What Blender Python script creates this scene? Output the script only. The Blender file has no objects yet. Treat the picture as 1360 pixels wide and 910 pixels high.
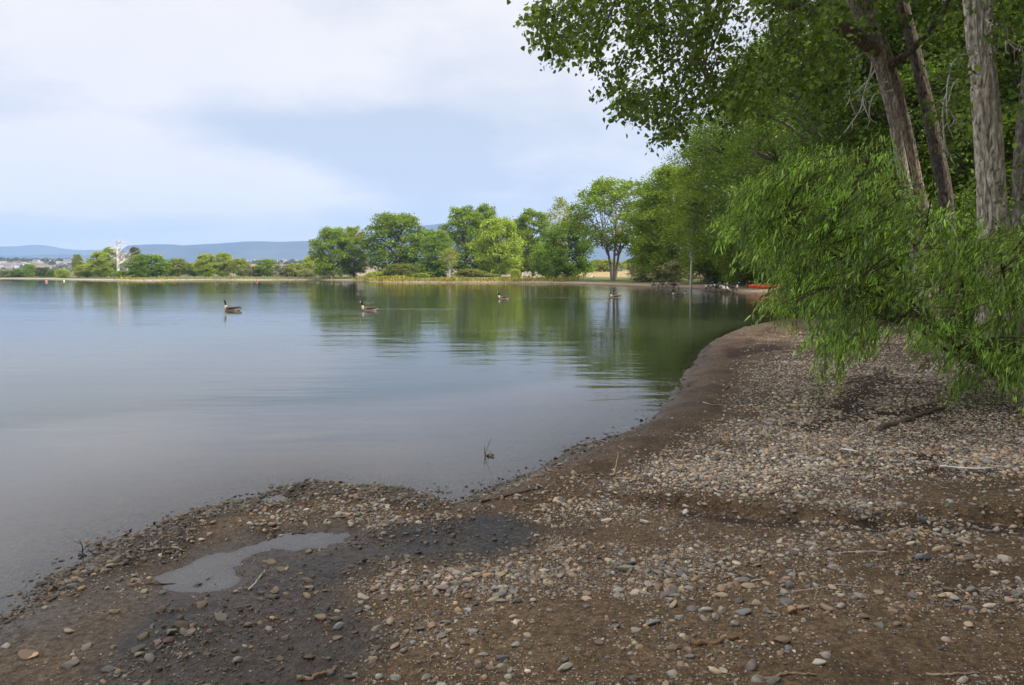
import bpy, bmesh, math, random
import numpy as np
from mathutils import Vector, Matrix

random.seed(5)
RNG = np.random.default_rng(11)
SC = bpy.context.scene
COL = SC.collection
R_ = math.radians

# ------------------------------------------------------------------ camera model
FPX = 1360 * 28.0 / 36.0
CAMH = 1.6
HORIZ = 366.0
PITCH = math.atan((455 - HORIZ) / FPX)
CP, SP = math.cos(PITCH), math.sin(PITCH)


def raydir(px, py):
    a = (px - 680.0) / FPX
    b = (455.0 - py) / FPX
    return np.array([a, CP + b * SP, -SP + b * CP])


def at_depth(px, py, Y):
    """point seen at photo position (px,py) at world distance Y in front of the camera"""
    d = raydir(px, py)
    return np.array([0, 0, CAMH]) + d * (Y / d[1])


def on_level(px, py, z=0.0):
    d = raydir(px, py)
    t = (z - CAMH) / d[2]
    return np.array([0, 0, CAMH]) + d * t


def poly_px(pts, z=0.03):
    return np.array([on_level(x, y, z)[:2] for x, y in pts])


# ------------------------------------------------------------------ numpy noise
def _hash(ix, iy, iz):
    h = (ix.astype(np.int64) * 374761393 + iy.astype(np.int64) * 668265263 + iz.astype(np.int64) * 2147483647 + 1013904223) & 0xFFFFFFFF
    h = ((h ^ (h >> 13)) * 1274126177) & 0xFFFFFFFF
    h = (h ^ (h >> 16)) & 0xFFFFFFFF
    return h / 4294967295.0


def vnoise(x, y, z=None):
    x = np.asarray(x, float); y = np.asarray(y, float)
    z = np.zeros_like(x) if z is None else np.asarray(z, float)
    ix, iy, iz = np.floor(x), np.floor(y), np.floor(z)
    fx, fy, fz = x - ix, y - iy, z - iz
    fx = fx * fx * (3 - 2 * fx); fy = fy * fy * (3 - 2 * fy); fz = fz * fz * (3 - 2 * fz)
    r = 0
    for dx in (0, 1):
        for dy in (0, 1):
            for dz in (0, 1):
                w = (fx if dx else 1 - fx) * (fy if dy else 1 - fy) * (fz if dz else 1 - fz)
                r = r + w * _hash(ix + dx, iy + dy, iz + dz)
    return r * 2 - 1


def fbm(x, y, s=1.0, o=4, seed=0.0):
    r = 0; a = 1.0; t = 0
    for i in range(o):
        r = r + a * vnoise(x * s + seed + 17.3 * i, y * s - seed + 9.1 * i)
        t += a; a *= 0.5; s *= 2.03
    return r / t


def sstep(a, b, x):
    t = np.clip((x - a) / (b - a), 0, 1)
    return t * t * (3 - 2 * t)


def sdist(poly, x, y):
    """signed distance to a closed polygon, positive outside"""
    n = len(poly)
    best = np.full(x.shape, 1e18)
    inside = np.zeros(x.shape, bool)
    for i in range(n):
        ax, ay = poly[i]; bx, by = poly[(i + 1) % n]
        ex, ey = bx - ax, by - ay
        L = ex * ex + ey * ey + 1e-12
        t = np.clip(((x - ax) * ex + (y - ay) * ey) / L, 0, 1)
        dx = x - (ax + t * ex); dy = y - (ay + t * ey)
        best = np.minimum(best, dx * dx + dy * dy)
        c = ((ay > y) != (by > y)) & (x < ex * (y - ay) / (ey if abs(ey) > 1e-12 else 1e-12) + ax)
        inside ^= c
    d = np.sqrt(best)
    return np.where(inside, -d, d)


# ------------------------------------------------------------------ lake outline and beach zones (world metres)
near_px = [(-40, 842), (0, 822), (30, 806), (60, 788), (90, 760), (112, 744), (150, 716), (178, 708), (212, 692), (246, 683), (282, 672), (318, 664),
           (345, 655), (372, 646), (402, 641), (432, 641), (468, 646), (500, 647), (530, 648), (556, 653), (585, 661), (612, 664), (630, 658), (655, 648), (680, 639),
           (705, 630), (730, 622), (756, 611), (780, 603), (800, 591), (824, 584), (850, 572), (868, 560), (884, 546), (897, 532), (908, 517), (911, 500),
           (918, 488), (929, 476), (938, 462), (950, 452), (968, 443), (985, 437), (1004, 432), (1030, 427), (1060, 424), (1090, 417)]
far_px = [(1095, 404), (1075, 397), (1060, 394.5), (1030, 391), (1000, 389.5), (975, 388.5), (950, 386.5), (920, 383.5), (880, 381.5), (845, 380.5), (800, 378.7), (760, 377),
          (740, 376.4), (715, 376.6), (690, 376.4), (660, 375.8), (630, 376.0), (600, 375.8), (560, 375.6), (520, 375.8), (490, 374.8), (484, 372.8), (450, 372.4), (420, 372.0),
          (360, 372.2), (300, 372.3), (240, 372.4), (215, 373.0), (175, 373.3), (150, 372.6), (110, 372.2), (70, 371.2), (40, 370.6), (0, 370.2), (-80, 370.0)]
lake = [tuple(on_level(x, y)[:2]) for x, y in near_px + far_px]
lake += [(-420, 380), (-520, 150), (-380, -60), (-90, -40), (-24, -14), (-8.5, -3.5), (-4.6, 1.2)]
LAKE = np.array(lake)

Z_PUDDLE = poly_px([(222, 762), (250, 745), (290, 733), (330, 722), (378, 712), (430, 704), (470, 707), (452, 718), (410, 724), (370, 735), (340, 748), (318, 768), (300, 780), (268, 790), (236, 792), (220, 780)], 0.0)
Z_PUDDLE2 = poly_px([(346, 664), (375, 658), (398, 660), (392, 668), (360, 673)], 0.0)
Z_SANDBAR = poly_px([(-200, 1000), (-40, 850), (60, 812), (150, 770), (230, 800), (205, 840), (160, 880), (110, 960), (60, 1100)], 0.03)
Z_SPIT = poly_px([(40, 800), (100, 745), (170, 706), (260, 676), (340, 650), (430, 640), (560, 650), (600, 672), (560, 690), (440, 668), (380, 682), (300, 692), (270, 705), (230, 738), (160, 760), (90, 790)], 0.03)
Z_MUD = poly_px([(300, 772), (350, 745), (440, 722), (520, 700), (640, 690), (700, 712), (640, 740), (520, 742), (440, 760), (420, 800), (470, 860), (420, 960), (120, 1000), (190, 850), (230, 805)], 0.03)
Z_STRIP = poly_px([(640, 668), (720, 628), (800, 592), (880, 548), (905, 500), (940, 452), (1000, 428), (1060, 424), (1075, 440), (1000, 450), (985, 480), (965, 520), (950, 555), (880, 600), (830, 628), (760, 648), (690, 668)], 0.05)
Z_SLOPE = poly_px([(830, 640), (900, 600), (960, 555), (975, 520), (1000, 470), (1070, 440), (1200, 425), (1500, 430), (1560, 640), (1360, 668), (1180, 662), (1000, 655), (850, 665), (720, 668), (770, 650)], 0.12)
Z_WRACK = [poly_px(p, 0.12) for p in (
    [(1120, 500), (1180, 488), (1200, 505), (1150, 530), (1135, 560), (1110, 540)],
    [(1170, 545), (1240, 535), (1260, 548), (1200, 560)],
    [(1215, 600), (1270, 590), (1260, 640), (1220, 640)],
    [(960, 462), (1040, 452), (1040, 462), (970, 472)],
    [(1040, 560), (1110, 545), (1120, 565), (1060, 580)])]
Z_HOLLOW = poly_px([(905, 668), (1000, 684), (1090, 696), (1160, 700), (1245, 690), (1330, 702), (1420, 706), (1420, 724), (1230, 716), (1130, 712), (1010, 702), (900, 684)], 0.08)
RIDGE = poly_px([(700, 650), (905, 662), (1000, 684), (1090, 698), (1160, 702), (1245, 693), (1330, 700), (1600, 712)], 0.08)


def sd_lake(x, y):
    s = sdist(LAKE, x, y)
    r = np.hypot(x, y)
    a = sstep(60, 12, r)
    return s + a * (0.10 * fbm(x, y, 1.3, 3, 3.0) + 0.035 * vnoise(x * 7, y * 7))


def terrain(x, y, s=None):
    x = np.asarray(x, float); y = np.asarray(y, float)
    if s is None:
        s = sd_lake(x, y)
    r = np.hypot(x, y)
    far = sstep(30, 70, r)
    land = np.maximum(s, 0)
    zn = 0.035 * sstep(0, 0.22, land) + 0.5 * (1 - np.exp(-land / 17.0)) + 0.35 * sstep(8, 30, land)
    zf = 0.10 * sstep(0, 0.8, land) + 1.05 * (1 - np.exp(-land / 11.0)) + 0.35 * sstep(40, 200, land) + 2.3 * sstep(14, 130, land) * sstep(-5, 25, x) * sstep(60, 110, y)
    z = np.where(s > 0, zn * (1 - far) + zf * far, -np.minimum((0.055 + 0.25 * sstep(9, 17, y)) * -s, 0.25 + 0.6 * sstep(9, 17, y)) - np.clip((-s - 4) * 0.12, 0, 3.5))
    nr = sstep(45, 15, r)
    lm = sstep(-0.1, 0.5, s) * nr
    z = z + lm * (0.022 * fbm(x, y, 0.9, 3, 8) + 0.012 * fbm(x, y, 4.0, 3, 2))
    # pebble ridge of the spit, scalloped mud edge, erosion step across the beach
    nearm = r < 40
    if nearm.any():
        X, Y, S = x[nearm], y[nearm], s[nearm]
        dz = np.zeros_like(X)
        sp = sdist(Z_SPIT, X, Y)
        dz += 0.028 * sstep(0.08, -0.12, sp) * sstep(0.0, 0.15, S)
        st = sdist(Z_STRIP, X, Y)
        k = sstep(0.15, -0.15, st)
        ang = X * 1.2 + Y * 0.5
        dz += k * (0.035 * sstep(0.0, 0.5, S) + 0.03 * np.abs(vnoise(ang * 1.7, Y * 0.9)) + 0.022 * np.abs(vnoise(ang * 4.1, Y * 2.3)) + 0.008 * vnoise(X * 11, Y * 11) - 0.03 * sstep(0.35, 0.9, S + 0.2 * vnoise(X * 2, Y * 2)) * sstep(1.3, 0.8, S))
        # ridge
        yr = np.interp(X, RIDGE[:, 0], RIDGE[:, 1]) + 0.09 * vnoise(X * 2.2, X * 0 + 3) + 0.05 * vnoise(X * 7, X * 0 + 1) + 0.02 * vnoise(X * 19, X * 0 + 2)
        d = Y - yr
        env = sstep(RIDGE[0, 0], RIDGE[1, 0] + 0.1, X)
        env = env * (0.45 + 0.55 * sstep(-0.5, 0.3, vnoise(X * 1.6, X * 0 + 7)))
        dz += env * 0.065 * sstep(-0.03, 0.12, d) * sstep(3.2, 0.4, d)
        dz -= env * 0.03 * sstep(-0.22, -0.02, d) * sstep(0.06, 0.0, d)
        zz = z[nearm] + dz
        for P, dep, sf in ((Z_PUDDLE, 0.009, 0.34), (Z_PUDDLE2, 0.010, 0.2)):
            q = sdist(P, X, Y) + 0.07 * vnoise(X * 3.5, Y * 3.5) + 0.045 * vnoise(X * 11, Y * 11)
            q = q + 0.05
            k = sstep(sf, -0.04, q)
            zz = zz * (1 - k) + (-dep + 0.010 * vnoise(X * 8, Y * 8) + 0.009 * vnoise(X * 3.3, Y * 3.3) + 0.005 * vnoise(X * 19, Y * 19)) * k
        sb = sdist(Z_SANDBAR, X, Y)
        k = sstep(0.15, -0.25, sb) * sstep(0.02, 0.2, S)
        zz = zz * (1 - 0.7 * k) + (0.022 + 0.012 * vnoise(X * 1.5, Y * 1.5)) * 0.7 * k
        z = z.copy(); z[nearm] = zz
    return z


def ter1(x, y):
    return float(terrain(np.array([x]), np.array([y]))[0])


_T = np.geomspace(2.0, 420.0, 5000)


def on_ground(px, py):
    """first place where the line of sight through (px,py) meets the ground or the shallow lake bed"""
    d = raydir(px, py)
    X, Y, Z = d[0] * _T, d[1] * _T, CAMH + d[2] * _T
    G = np.maximum(terrain(X, Y), -0.08)
    hit = np.where(Z <= G)[0]
    k = hit[0] if len(hit) else len(_T) - 1
    return np.array([X[k], Y[k], ter1(X[k], Y[k])])


# ------------------------------------------------------------------ mesh building
class MB:
    def __init__(s):
        s.v = []; s.f = []; s.c = []; s.n = 0; s.m = []

    def add(s, v, f, c=None, mi=0):
        v = np.asarray(v, float).reshape(-1, 3)
        f = np.asarray(f, np.int64)
        s.v.append(v); s.f.append(f + s.n); s.m.append(np.full(len(f), mi))
        if c is None:
            c = (1, 1, 1)
        c = np.asarray(c, float)
        if c.ndim == 1:
            c = np.tile(c, (len(v), 1))
        s.c.append(c[:, :3]); s.n += len(v)

    def mesh(s, name, mats, smooth=True):
        me = bpy.data.meshes.new(name)
        V = np.concatenate(s.v); me.vertices.add(len(V)); me.vertices.foreach_set('co', V.ravel().astype(np.float32))
        sizes = np.concatenate([np.full(len(f), f.shape[1]) for f in s.f])
        loops = np.concatenate([f.ravel() for f in s.f])
        me.loops.add(len(loops)); me.loops.foreach_set('vertex_index', loops.astype(np.int32))
        me.polygons.add(len(sizes))
        st = np.concatenate([[0], np.cumsum(sizes)[:-1]])
        me.polygons.foreach_set('loop_start', st.astype(np.int32))
        me.polygons.foreach_set('material_index', np.concatenate(s.m).astype(np.int32))
        me.polygons.foreach_set('use_smooth', np.full(len(sizes), smooth))
        me.update(calc_edges=True)
        at = me.attributes.new('tint', 'FLOAT_COLOR', 'POINT')
        C = np.concatenate(s.c)
        C4 = np.ones((len(C), 4), np.float32); C4[:, :3] = C
        at.data.foreach_set('color', C4.ravel())
        for m in (mats if isinstance(mats, (list, tuple)) else [mats]):
            me.materials.append(m)
        return me

    def obj(s, name, mats, parent=None, smooth=True):
        o = bpy.data.objects.new(name, s.mesh(name, mats, smooth)); COL.objects.link(o)
        if parent is not None:
            o.parent = parent
        return o


def add_float(me, name, arr):
    a = me.attributes.new(name, 'FLOAT', 'POINT'); a.data.foreach_set('value', np.asarray(arr, np.float32))


def tag(o, label, cat, group=None):
    o['label'] = label; o['category'] = cat
    if group: o['group'] = group
    return o


def thing(name, label, cat, loc=(0, 0, 0), rz=0, group=None):
    o = bpy.data.objects.new(name, None); COL.objects.link(o)
    o.location = tuple(float(q) for q in loc); o.rotation_euler = (0, 0, rz); o.empty_display_size = 0.2
    return tag(o, label, cat, group)


def dup(root, label, loc, rz=0, scale=(1, 1, 1), color=None):
    r = root.copy(); COL.objects.link(r)
    r.location = tuple(float(q) for q in loc); r.rotation_euler = (0, 0, rz); r.scale = scale; r['label'] = label
    if color: r.color = color
    for ch in list(root.children):
        c = ch.copy(); COL.objects.link(c); c.parent = r
        if color: c.color = color
    return r


def frames(P):
    P = np.asarray(P, float)
    T = np.gradient(P, axis=0); T /= np.linalg.norm(T, axis=1)[:, None] + 1e-12
    up = np.array([0.31, 0.17, 0.93]) if abs(T[0] @ np.array([0, 0, 1.0])) < 0.9 else np.array([1.0, 0.1, 0])
    A = np.zeros_like(P); B = np.zeros_like(P)
    a = np.cross(up, T[0]); a /= np.linalg.norm(a)
    for i in range(len(P)):
        a = a - T[i] * (a @ T[i]); a /= np.linalg.norm(a) + 1e-12
        A[i] = a; B[i] = np.cross(T[i], a)
    return T, A, B


def tube(mb, P, rad, sides=6, c=(1, 1, 1), cap=True, disp=None, mi=0):
    P = np.asarray(P, float); K = len(P)
    rad = np.broadcast_to(np.asarray(rad, float), (K,))
    T, A, B = frames(P)
    th = np.arange(sides) * 2 * math.pi / sides
    rr = rad[:, None] * np.ones(sides)[None]
    if disp is not None:
        rr = rr + disp(P, th, rad)
    V = P[:, None] + rr[..., None] * (np.cos(th)[None, :, None] * A[:, None] + np.sin(th)[None, :, None] * B[:, None])
    i = np.arange(K - 1)[:, None] * sides; j = np.arange(sides)[None]; j2 = (j + 1) % sides
    F = np.stack([i + j, i + j2, i + sides + j2, i + sides + j], -1).reshape(-1, 4)
    V = V.reshape(-1, 3)
    if cap:
        V = np.concatenate([V, P[-1:] + T[-1:] * rad[-1] * 0.6, P[:1]])
        n = K * sides
        jj = np.arange(sides)
        e = np.stack([(K - 1) * sides + jj, (K - 1) * sides + (jj + 1) % sides, np.full(sides, n)], -1)
        b = np.stack([(jj + 1) % sides, jj, np.full(sides, n + 1)], -1)
        mb.add(V, F, c, mi)
        base = mb.n - len(V)
        for tri in (e, b):
            mb.f.append(tri + base); mb.m.append(np.full(len(tri), mi))
    else:
        mb.add(V, F, c, mi)


def curve(pts, n):
    """Catmull-Rom through pts"""
    p = np.asarray(pts, float)
    p = np.concatenate([[2 * p[0] - p[1]], p, [2 * p[-1] - p[-2]]])
    m = len(p) - 3
    out = []
    for u in np.linspace(0, m - 1e-9, n):
        i = int(u); t = u - i
        a, b, c_, d = p[i], p[i + 1], p[i + 2], p[i + 3]
        out.append(0.5 * (2 * b + (c_ - a) * t + (2 * a - 5 * b + 4 * c_ - d) * t * t + (3 * b - a - 3 * c_ + d) * t ** 3))
    return np.array(out)


def rnd_unit(n, rng):
    v = rng.normal(size=(n, 3)); return v / np.linalg.norm(v, axis=1)[:, None]


LEAF_DIAMOND = (np.array([[0, 0, 0], [0.36, 0.5, 0.06], [0, 1, 0], [-0.36, 0.5, 0.06]]), np.array([[0, 1, 2, 3]]))
LEAF_DELTA = (np.array([[0, 0, 0], [0.46, 0.16, 0.07], [0.34, 0.55, 0.06], [0, 1.0, -0.05], [-0.34, 0.55, 0.06], [-0.46, 0.16, 0.07], [0, 0.5, 0]]),
              np.array([[0, 1, 2, 6], [6, 2, 3, 3], [0, 6, 4, 5], [6, 3, 3, 4]]))
LEAF_DELTA = (LEAF_DELTA[0], np.array([[0, 1, 6], [1, 2, 6], [2, 3, 6], [6, 3, 4], [6, 4, 5], [6, 5, 0]]))
LEAF_LANCE = (np.array([[0, 0, 0], [0.085, 0.28, 0.02], [0.075, 0.62, -0.03], [0, 1, -0.13], [-0.075, 0.62, -0.03], [-0.085, 0.28, 0.02]]),
              np.array([[0, 1, 4, 5], [1, 2, 3, 4]]))


def add_leaves(mb, P, D, N, size, shape, tints):
    """leaves at P pointing along D with face normal N"""
    n = len(P)
    D = D / (np.linalg.norm(D, axis=1)[:, None] + 1e-9)
    N = N - D * np.sum(N * D, axis=1)[:, None]
    N = N / (np.linalg.norm(N, axis=1)[:, None] + 1e-9)
    S = np.cross(D, N)
    base, fc = shape
    sz = np.broadcast_to(np.asarray(size, float), (n,))[:, None, None]
    V = P[:, None] + sz * (base[None, :, 0:1] * S[:, None] + base[None, :, 1:2] * D[:, None] + base[None, :, 2:3] * N[:, None])
    k = len(base)
    F = (fc[None] + (np.arange(n) * k)[:, None, None]).reshape(-1, fc.shape[1])
    mb.add(V.reshape(-1, 3), F, np.repeat(tints, k, axis=0))


def leaf_tints(n, rng, spread=0.35, yellow=0.15):
    v = np.exp(rng.normal(0, spread, n))[:, None]
    c = np.ones((n, 3)) * v
    y = rng.random(n)[:, None] * yellow
    c = c * (1 + y * np.array([[1.3, 0.5, -0.6]]))
    return np.clip(c, 0.2, 2.2)


# ------------------------------------------------------------------ materials
def nodemat(name):
    m = bpy.data.materials.new(name); m.use_nodes = True
    nt = m.node_tree; nt.nodes.clear()
    out = nt.nodes.new('ShaderNodeOutputMaterial')
    return m, nt, out


def N(nt, t, **kw):
    n = nt.nodes.new(t)
    for k, v in kw.items():
        if k.startswith('i_'):
            n.inputs[k[2:].replace('_', ' ')].default_value = v
        else:
            setattr(n, k, v)
    return n


def mathn(nt, op, a, b=None, clamp=False):
    n = nt.nodes.new('ShaderNodeMath'); n.operation = op; n.use_clamp = clamp
    for i, q in enumerate((a, b)):
        if q is None: continue
        if isinstance(q, (int, float)): n.inputs[i].default_value = q
        else: nt.links.new(q, n.inputs[i])
    return n.outputs[0]


def mulcol(nt, a, b):
    n = nt.nodes.new('ShaderNodeMix'); n.data_type = 'RGBA'; n.blend_type = 'MULTIPLY'; n.inputs[0].default_value = 1
    for s_, q in ((6, a), (7, b)):
        if isinstance(q, tuple): n.inputs[s_].default_value = q
        else: nt.links.new(q, n.inputs[s_])
    return n.outputs[2]


def mixcol(nt, f, a, b):
    n = nt.nodes.new('ShaderNodeMix'); n.data_type = 'RGBA'
    if isinstance(f, (int, float)): n.inputs[0].default_value = f
    else: nt.links.new(f, n.inputs[0])
    for s_, q in ((6, a), (7, b)):
        if isinstance(q, tuple): n.inputs[s_].default_value = q
        else: nt.links.new(q, n.inputs[s_])
    return n.outputs[2]


def ramp(nt, fac, stops):
    n = nt.nodes.new('ShaderNodeValToRGB'); e = n.color_ramp.elements
    while len(e) < len(stops): e.new(0.5)
    for q, (p, c) in zip(e, stops):
        q.position = p; q.color = c if len(c) == 4 else (*c, 1)
    nt.links.new(fac, n.inputs[0]); return n.outputs[0]


def foliage_mat(name, trans=0.42, gloss=0.03):
    m, nt, out = nodemat(name)
    oi = N(nt, 'ShaderNodeObjectInfo'); at = N(nt, 'ShaderNodeAttribute', attribute_name='tint')
    base = mulcol(nt, oi.outputs['Color'], at.outputs['Color'])
    df = N(nt, 'ShaderNodeBsdfDiffuse'); nt.links.new(base, df.inputs[0])
    tr = N(nt, 'ShaderNodeBsdfTranslucent'); nt.links.new(mulcol(nt, base, (1.25, 1.15, 0.55, 1)), tr.inputs[0])
    mx = N(nt, 'ShaderNodeMixShader'); mx.inputs[0].default_value = trans
    nt.links.new(df.outputs[0], mx.inputs[1]); nt.links.new(tr.outputs[0], mx.inputs[2])
    gl = N(nt, 'ShaderNodeBsdfGlossy'); gl.inputs['Roughness'].default_value = 0.38; gl.inputs['Color'].default_value = (0.9, 0.95, 1, 1)
    m2 = N(nt, 'ShaderNodeMixShader'); m2.inputs[0].default_value = gloss
    nt.links.new(mx.outputs[0], m2.inputs[1]); nt.links.new(gl.outputs[0], m2.inputs[2])
    nt.links.new(m2.outputs[0], out.inputs[0])
    return m


def tint_mat(name, rough=0.8, noise=0.25, scale=30, bump=0.0, objcol=False, spec=0.3, stretch=(1, 1, 1), dist=0.01):
    m, nt, out = nodemat(name)
    at = N(nt, 'ShaderNodeAttribute', attribute_name='tint')
    base = at.outputs['Color']
    if objcol:
        oi = N(nt, 'ShaderNodeObjectInfo'); base = mulcol(nt, base, oi.outputs['Color'])
    tc = N(nt, 'ShaderNodeTexCoord'); mp = N(nt, 'ShaderNodeMapping'); mp.inputs['Scale'].default_value = stretch
    nt.links.new(tc.outputs['Object'], mp.inputs[0])
    nz = N(nt, 'ShaderNodeTexNoise'); nz.inputs['Scale'].default_value = scale; nz.inputs['Detail'].default_value = 6
    nt.links.new(mp.outputs[0], nz.inputs['Vector'])
    rp = ramp(nt, nz.outputs[0], [(0.25, (1 - noise * 1.4,) * 3), (0.75, (1 + noise,) * 3)])
    base = mulcol(nt, base, rp)
    p = N(nt, 'ShaderNodeBsdfPrincipled'); nt.links.new(base, p.inputs['Base Color'])
    p.inputs['Roughness'].default_value = rough; p.inputs['Specular IOR Level'].default_value = spec
    if bump:
        b = N(nt, 'ShaderNodeBump'); b.inputs['Strength'].default_value = bump; b.inputs['Distance'].default_value = dist
        nt.links.new(nz.outputs[0], b.inputs['Height']); nt.links.new(b.outputs[0], p.inputs['Normal'])
    nt.links.new(p.outputs[0], out.inputs[0])
    return m


M_LEAF = foliage_mat('leaf_foliage', 0.42, 0.014)
M_WILLOW = foliage_mat('willow_foliage', 0.5, 0.035)
M_BARK = tint_mat('bark', 0.95, 0.6, 24, 0.8, False, 0.1, (1, 1, 0.32), 0.015)
M_TWIG = tint_mat('twig_wood', 0.9, 0.3, 40, 0.0, False, 0.1)
M_STONE = tint_mat('stone', 0.75, 0.22, 60, 0.25, True, 0.3, dist=0.004)
M_GRAVEL = tint_mat('gravel_stone', 0.75, 0.22, 60, 0.0, False, 0.3)
M_PLAIN = tint_mat('painted', 0.5, 0.06, 20, 0, False, 0.4)
M_FEATHER = tint_mat('plumage', 0.75, 0.2, 45, 0, False, 0.2)
M_HILL = tint_mat('hill_cover', 1.0, 0.35, 0.004, 0, False, 0.0)

# ------------------------------------------------------------------ terrain sheet
r1 = np.geomspace(1.3, 40, 620)
r2 = np.geomspace(40, 520, 300)[1:]
r3 = np.geomspace(520, 13500, 60)[1:]
rr = np.concatenate([[0.02, 0.4, 0.8, 1.1], r1, r2, r3])
a1 = np.linspace(-37.5, 37.5, 680)
a2 = np.linspace(37.5, 322.5, 132)[1:-1]
ang = np.radians(np.concatenate([a1, a2]))
NR, NA = len(rr), len(ang)
GX = (rr[:, None] * np.sin(ang)[None]).ravel(); GY = (rr[:, None] * np.cos(ang)[None]).ravel()
GS = sd_lake(GX, GY)
GZ = terrain(GX, GY, GS)
ii = np.arange(NR - 1)[:, None] * NA; jj = np.arange(NA)[None]; j2 = (jj + 1) % NA
GF = np.stack([ii + jj, ii + NA + jj, ii + NA + j2, ii + j2], -1).reshape(-1, 4)[:, ::-1]


def zones(x, y, s):
    """material and painted shade zones of the beach: dict of 0..1 masks"""
    z = {}
    j = 0.10 * fbm(x, y, 2.2, 3, 5)
    j2_ = 0.06 * fbm(x, y, 6, 3, 1)
    z['sandbar'] = sstep(0.12, -0.12, sdist(Z_SANDBAR, x, y) + j)
    z['spit'] = sstep(0.06, -0.10, sdist(Z_SPIT, x, y) + j2_)
    z['mud'] = sstep(0.26, -0.08, sdist(Z_MUD, x, y) + j * 2)
    z['strip'] = sstep(0.15, -0.15, sdist(Z_STRIP, x, y) + j * 1.3)
    z['slope'] = sstep(0.5, -0.6, sdist(Z_SLOPE, x, y) + 4 * j)
    w = 0
    for P in Z_WRACK:
        w = np.maximum(w, sstep(0.10, -0.15, sdist(P, x, y) + 3 * j))
    z['wrack'] = w
    z['hollow'] = sstep(0.05, -0.08, sdist(Z_HOLLOW, x, y) + j2_)
    z['puddle'] = sstep(0.16, 0.02, np.minimum(sdist(Z_PUDDLE, x, y), sdist(Z_PUDDLE2, x, y)) + j2_)
    z['wet'] = np.maximum(sstep(0.6, 0.1, s + 2 * j) * (1 - 0.6 * z['strip']), np.maximum(sstep(0.42, 0.05, np.minimum(sdist(Z_PUDDLE, x, y), sdist(Z_PUDDLE2, x, y)) + j2_ + j), 0.85 * z['mud']))
    return z


def lerp(c, col, k):
    return c * (1 - k[:, None]) + np.array(col)[None] * k[:, None]


GC = np.tile(np.array([[0.245, 0.180, 0.120]]), (len(GX), 1))
WET = np.zeros(len(GX))
GR = np.hypot(GX, GY)
nm = GR < 45
x, y, s = GX[nm], GY[nm], GS[nm]
zz = zones(x, y, s)
c = GC[nm]
patch = sstep(-0.1, 0.45, fbm(x, y, 0.8, 4, 21))
c = lerp(c, (0.165, 0.112, 0.072), 0.75 * patch)
c = lerp(c, (0.28, 0.21, 0.135), 0.6 * sstep(0.1, 0.5, fbm(x, y, 0.6, 3, 33)))
c = lerp(c, (0.165, 0.128, 0.098), zz['slope'] * 0.8)  # ground darkened to paint in shade between the slope's stones
c = lerp(c, (0.225, 0.165, 0.118), zz['strip'])
c = lerp(c, (0.12, 0.085, 0.062), zz['strip'] * 0.7 * sstep(0.0, 0.5, fbm(x, y, 2.6, 3, 71)))
c = lerp(c, (0.235, 0.19, 0.15), zz['sandbar'])
c = lerp(c, (0.09, 0.072, 0.06), zz['spit'] * 0.85)
c = lerp(c, (0.034, 0.029, 0.025), zz['mud'] * 0.95 * (0.6 + 0.45 * sstep(-0.4, 0.3, fbm(x, y, 2.0, 3, 4))))
c = lerp(c, (0.075, 0.036, 0.022), zz['wrack'] * 0.9)
c = lerp(c, (0.06, 0.042, 0.03), zz['hollow'] * 0.85)  # shade of the step's overhang painted into the ground colour
c = lerp(c, (0.17, 0.135, 0.11), zz['puddle'] * 0.6)
edge = np.exp(-((s - 0.06) / 0.07) ** 2) * sstep(-0.3, 0.3, vnoise(x * 1.5, y * 1.5))
c = lerp(c, (0.05, 0.04, 0.033), 0.8 * edge * (1 - zz['sandbar']))
shelf = np.exp(-((s - 0.95 - 0.2 * vnoise(x * 1.2, y * 1.2)) / 0.13) ** 2) * zz['strip']
c = lerp(c, (0.06, 0.045, 0.036), 0.75 * shelf)
c = lerp(c, (0.26, 0.225, 0.185), sstep(-0.1, -0.5, s) * 0.75 * sstep(13, 8, y))
c = lerp(c, (0.05, 0.05, 0.03), sstep(0.0, -0.3, s) * 0.9 * sstep(9, 13, y))
c = lerp(c, (0.06, 0.07, 0.04), sstep(-4, -12, s))
GC[nm] = c * np.array([0.475, 0.445, 0.40]); WET[nm] = zz['wet'] * sstep(-0.5, 0, s)
fm = GR > 30
x, y, s = GX[fm], GY[fm], GS[fm]
k = sstep(30, 45, GR[fm])
g = np.tile(np.array([[0.075, 0.105, 0.03]]), (len(x), 1))
g = lerp(g, (0.14, 0.15, 0.05), sstep(-0.2, 0.4, fbm(x, y, 0.06, 3, 2)))
field = sstep(26, 40, s + 6 * fbm(x, y, 0.05, 2, 3)) * sstep(-30, 10, x)
g = lerp(g, (0.36, 0.28, 0.14), 0.9 * field)
bw = 9.0 * sstep(5, 25, x) + 2.2
bw = np.where((x < 30) & (y < 190) & (x > -40), 3.0, bw)
g = lerp(g, (0.30, 0.235, 0.175), sstep(bw + 2, bw - 1, s + 1.5 * fbm(x, y, 0.2, 2, 1)))
g = lerp(g, (0.42, 0.37, 0.29), sstep(4, 2, s) * sstep(-70, -95, x))
g = lerp(g, (0.16, 0.11, 0.08), sstep(0.9, 0.2, s))
g = lerp(g, (0.03, 0.035, 0.018), sstep(0.0, -0.6, s))
g = lerp(g, (0.20, 0.19, 0.09), sstep(600, 1200, GR[fm]) * 0.7)
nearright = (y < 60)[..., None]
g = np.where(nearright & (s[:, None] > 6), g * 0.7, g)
GC[fm] = GC[fm] * (1 - k[:, None]) + g * k[:, None]

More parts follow.
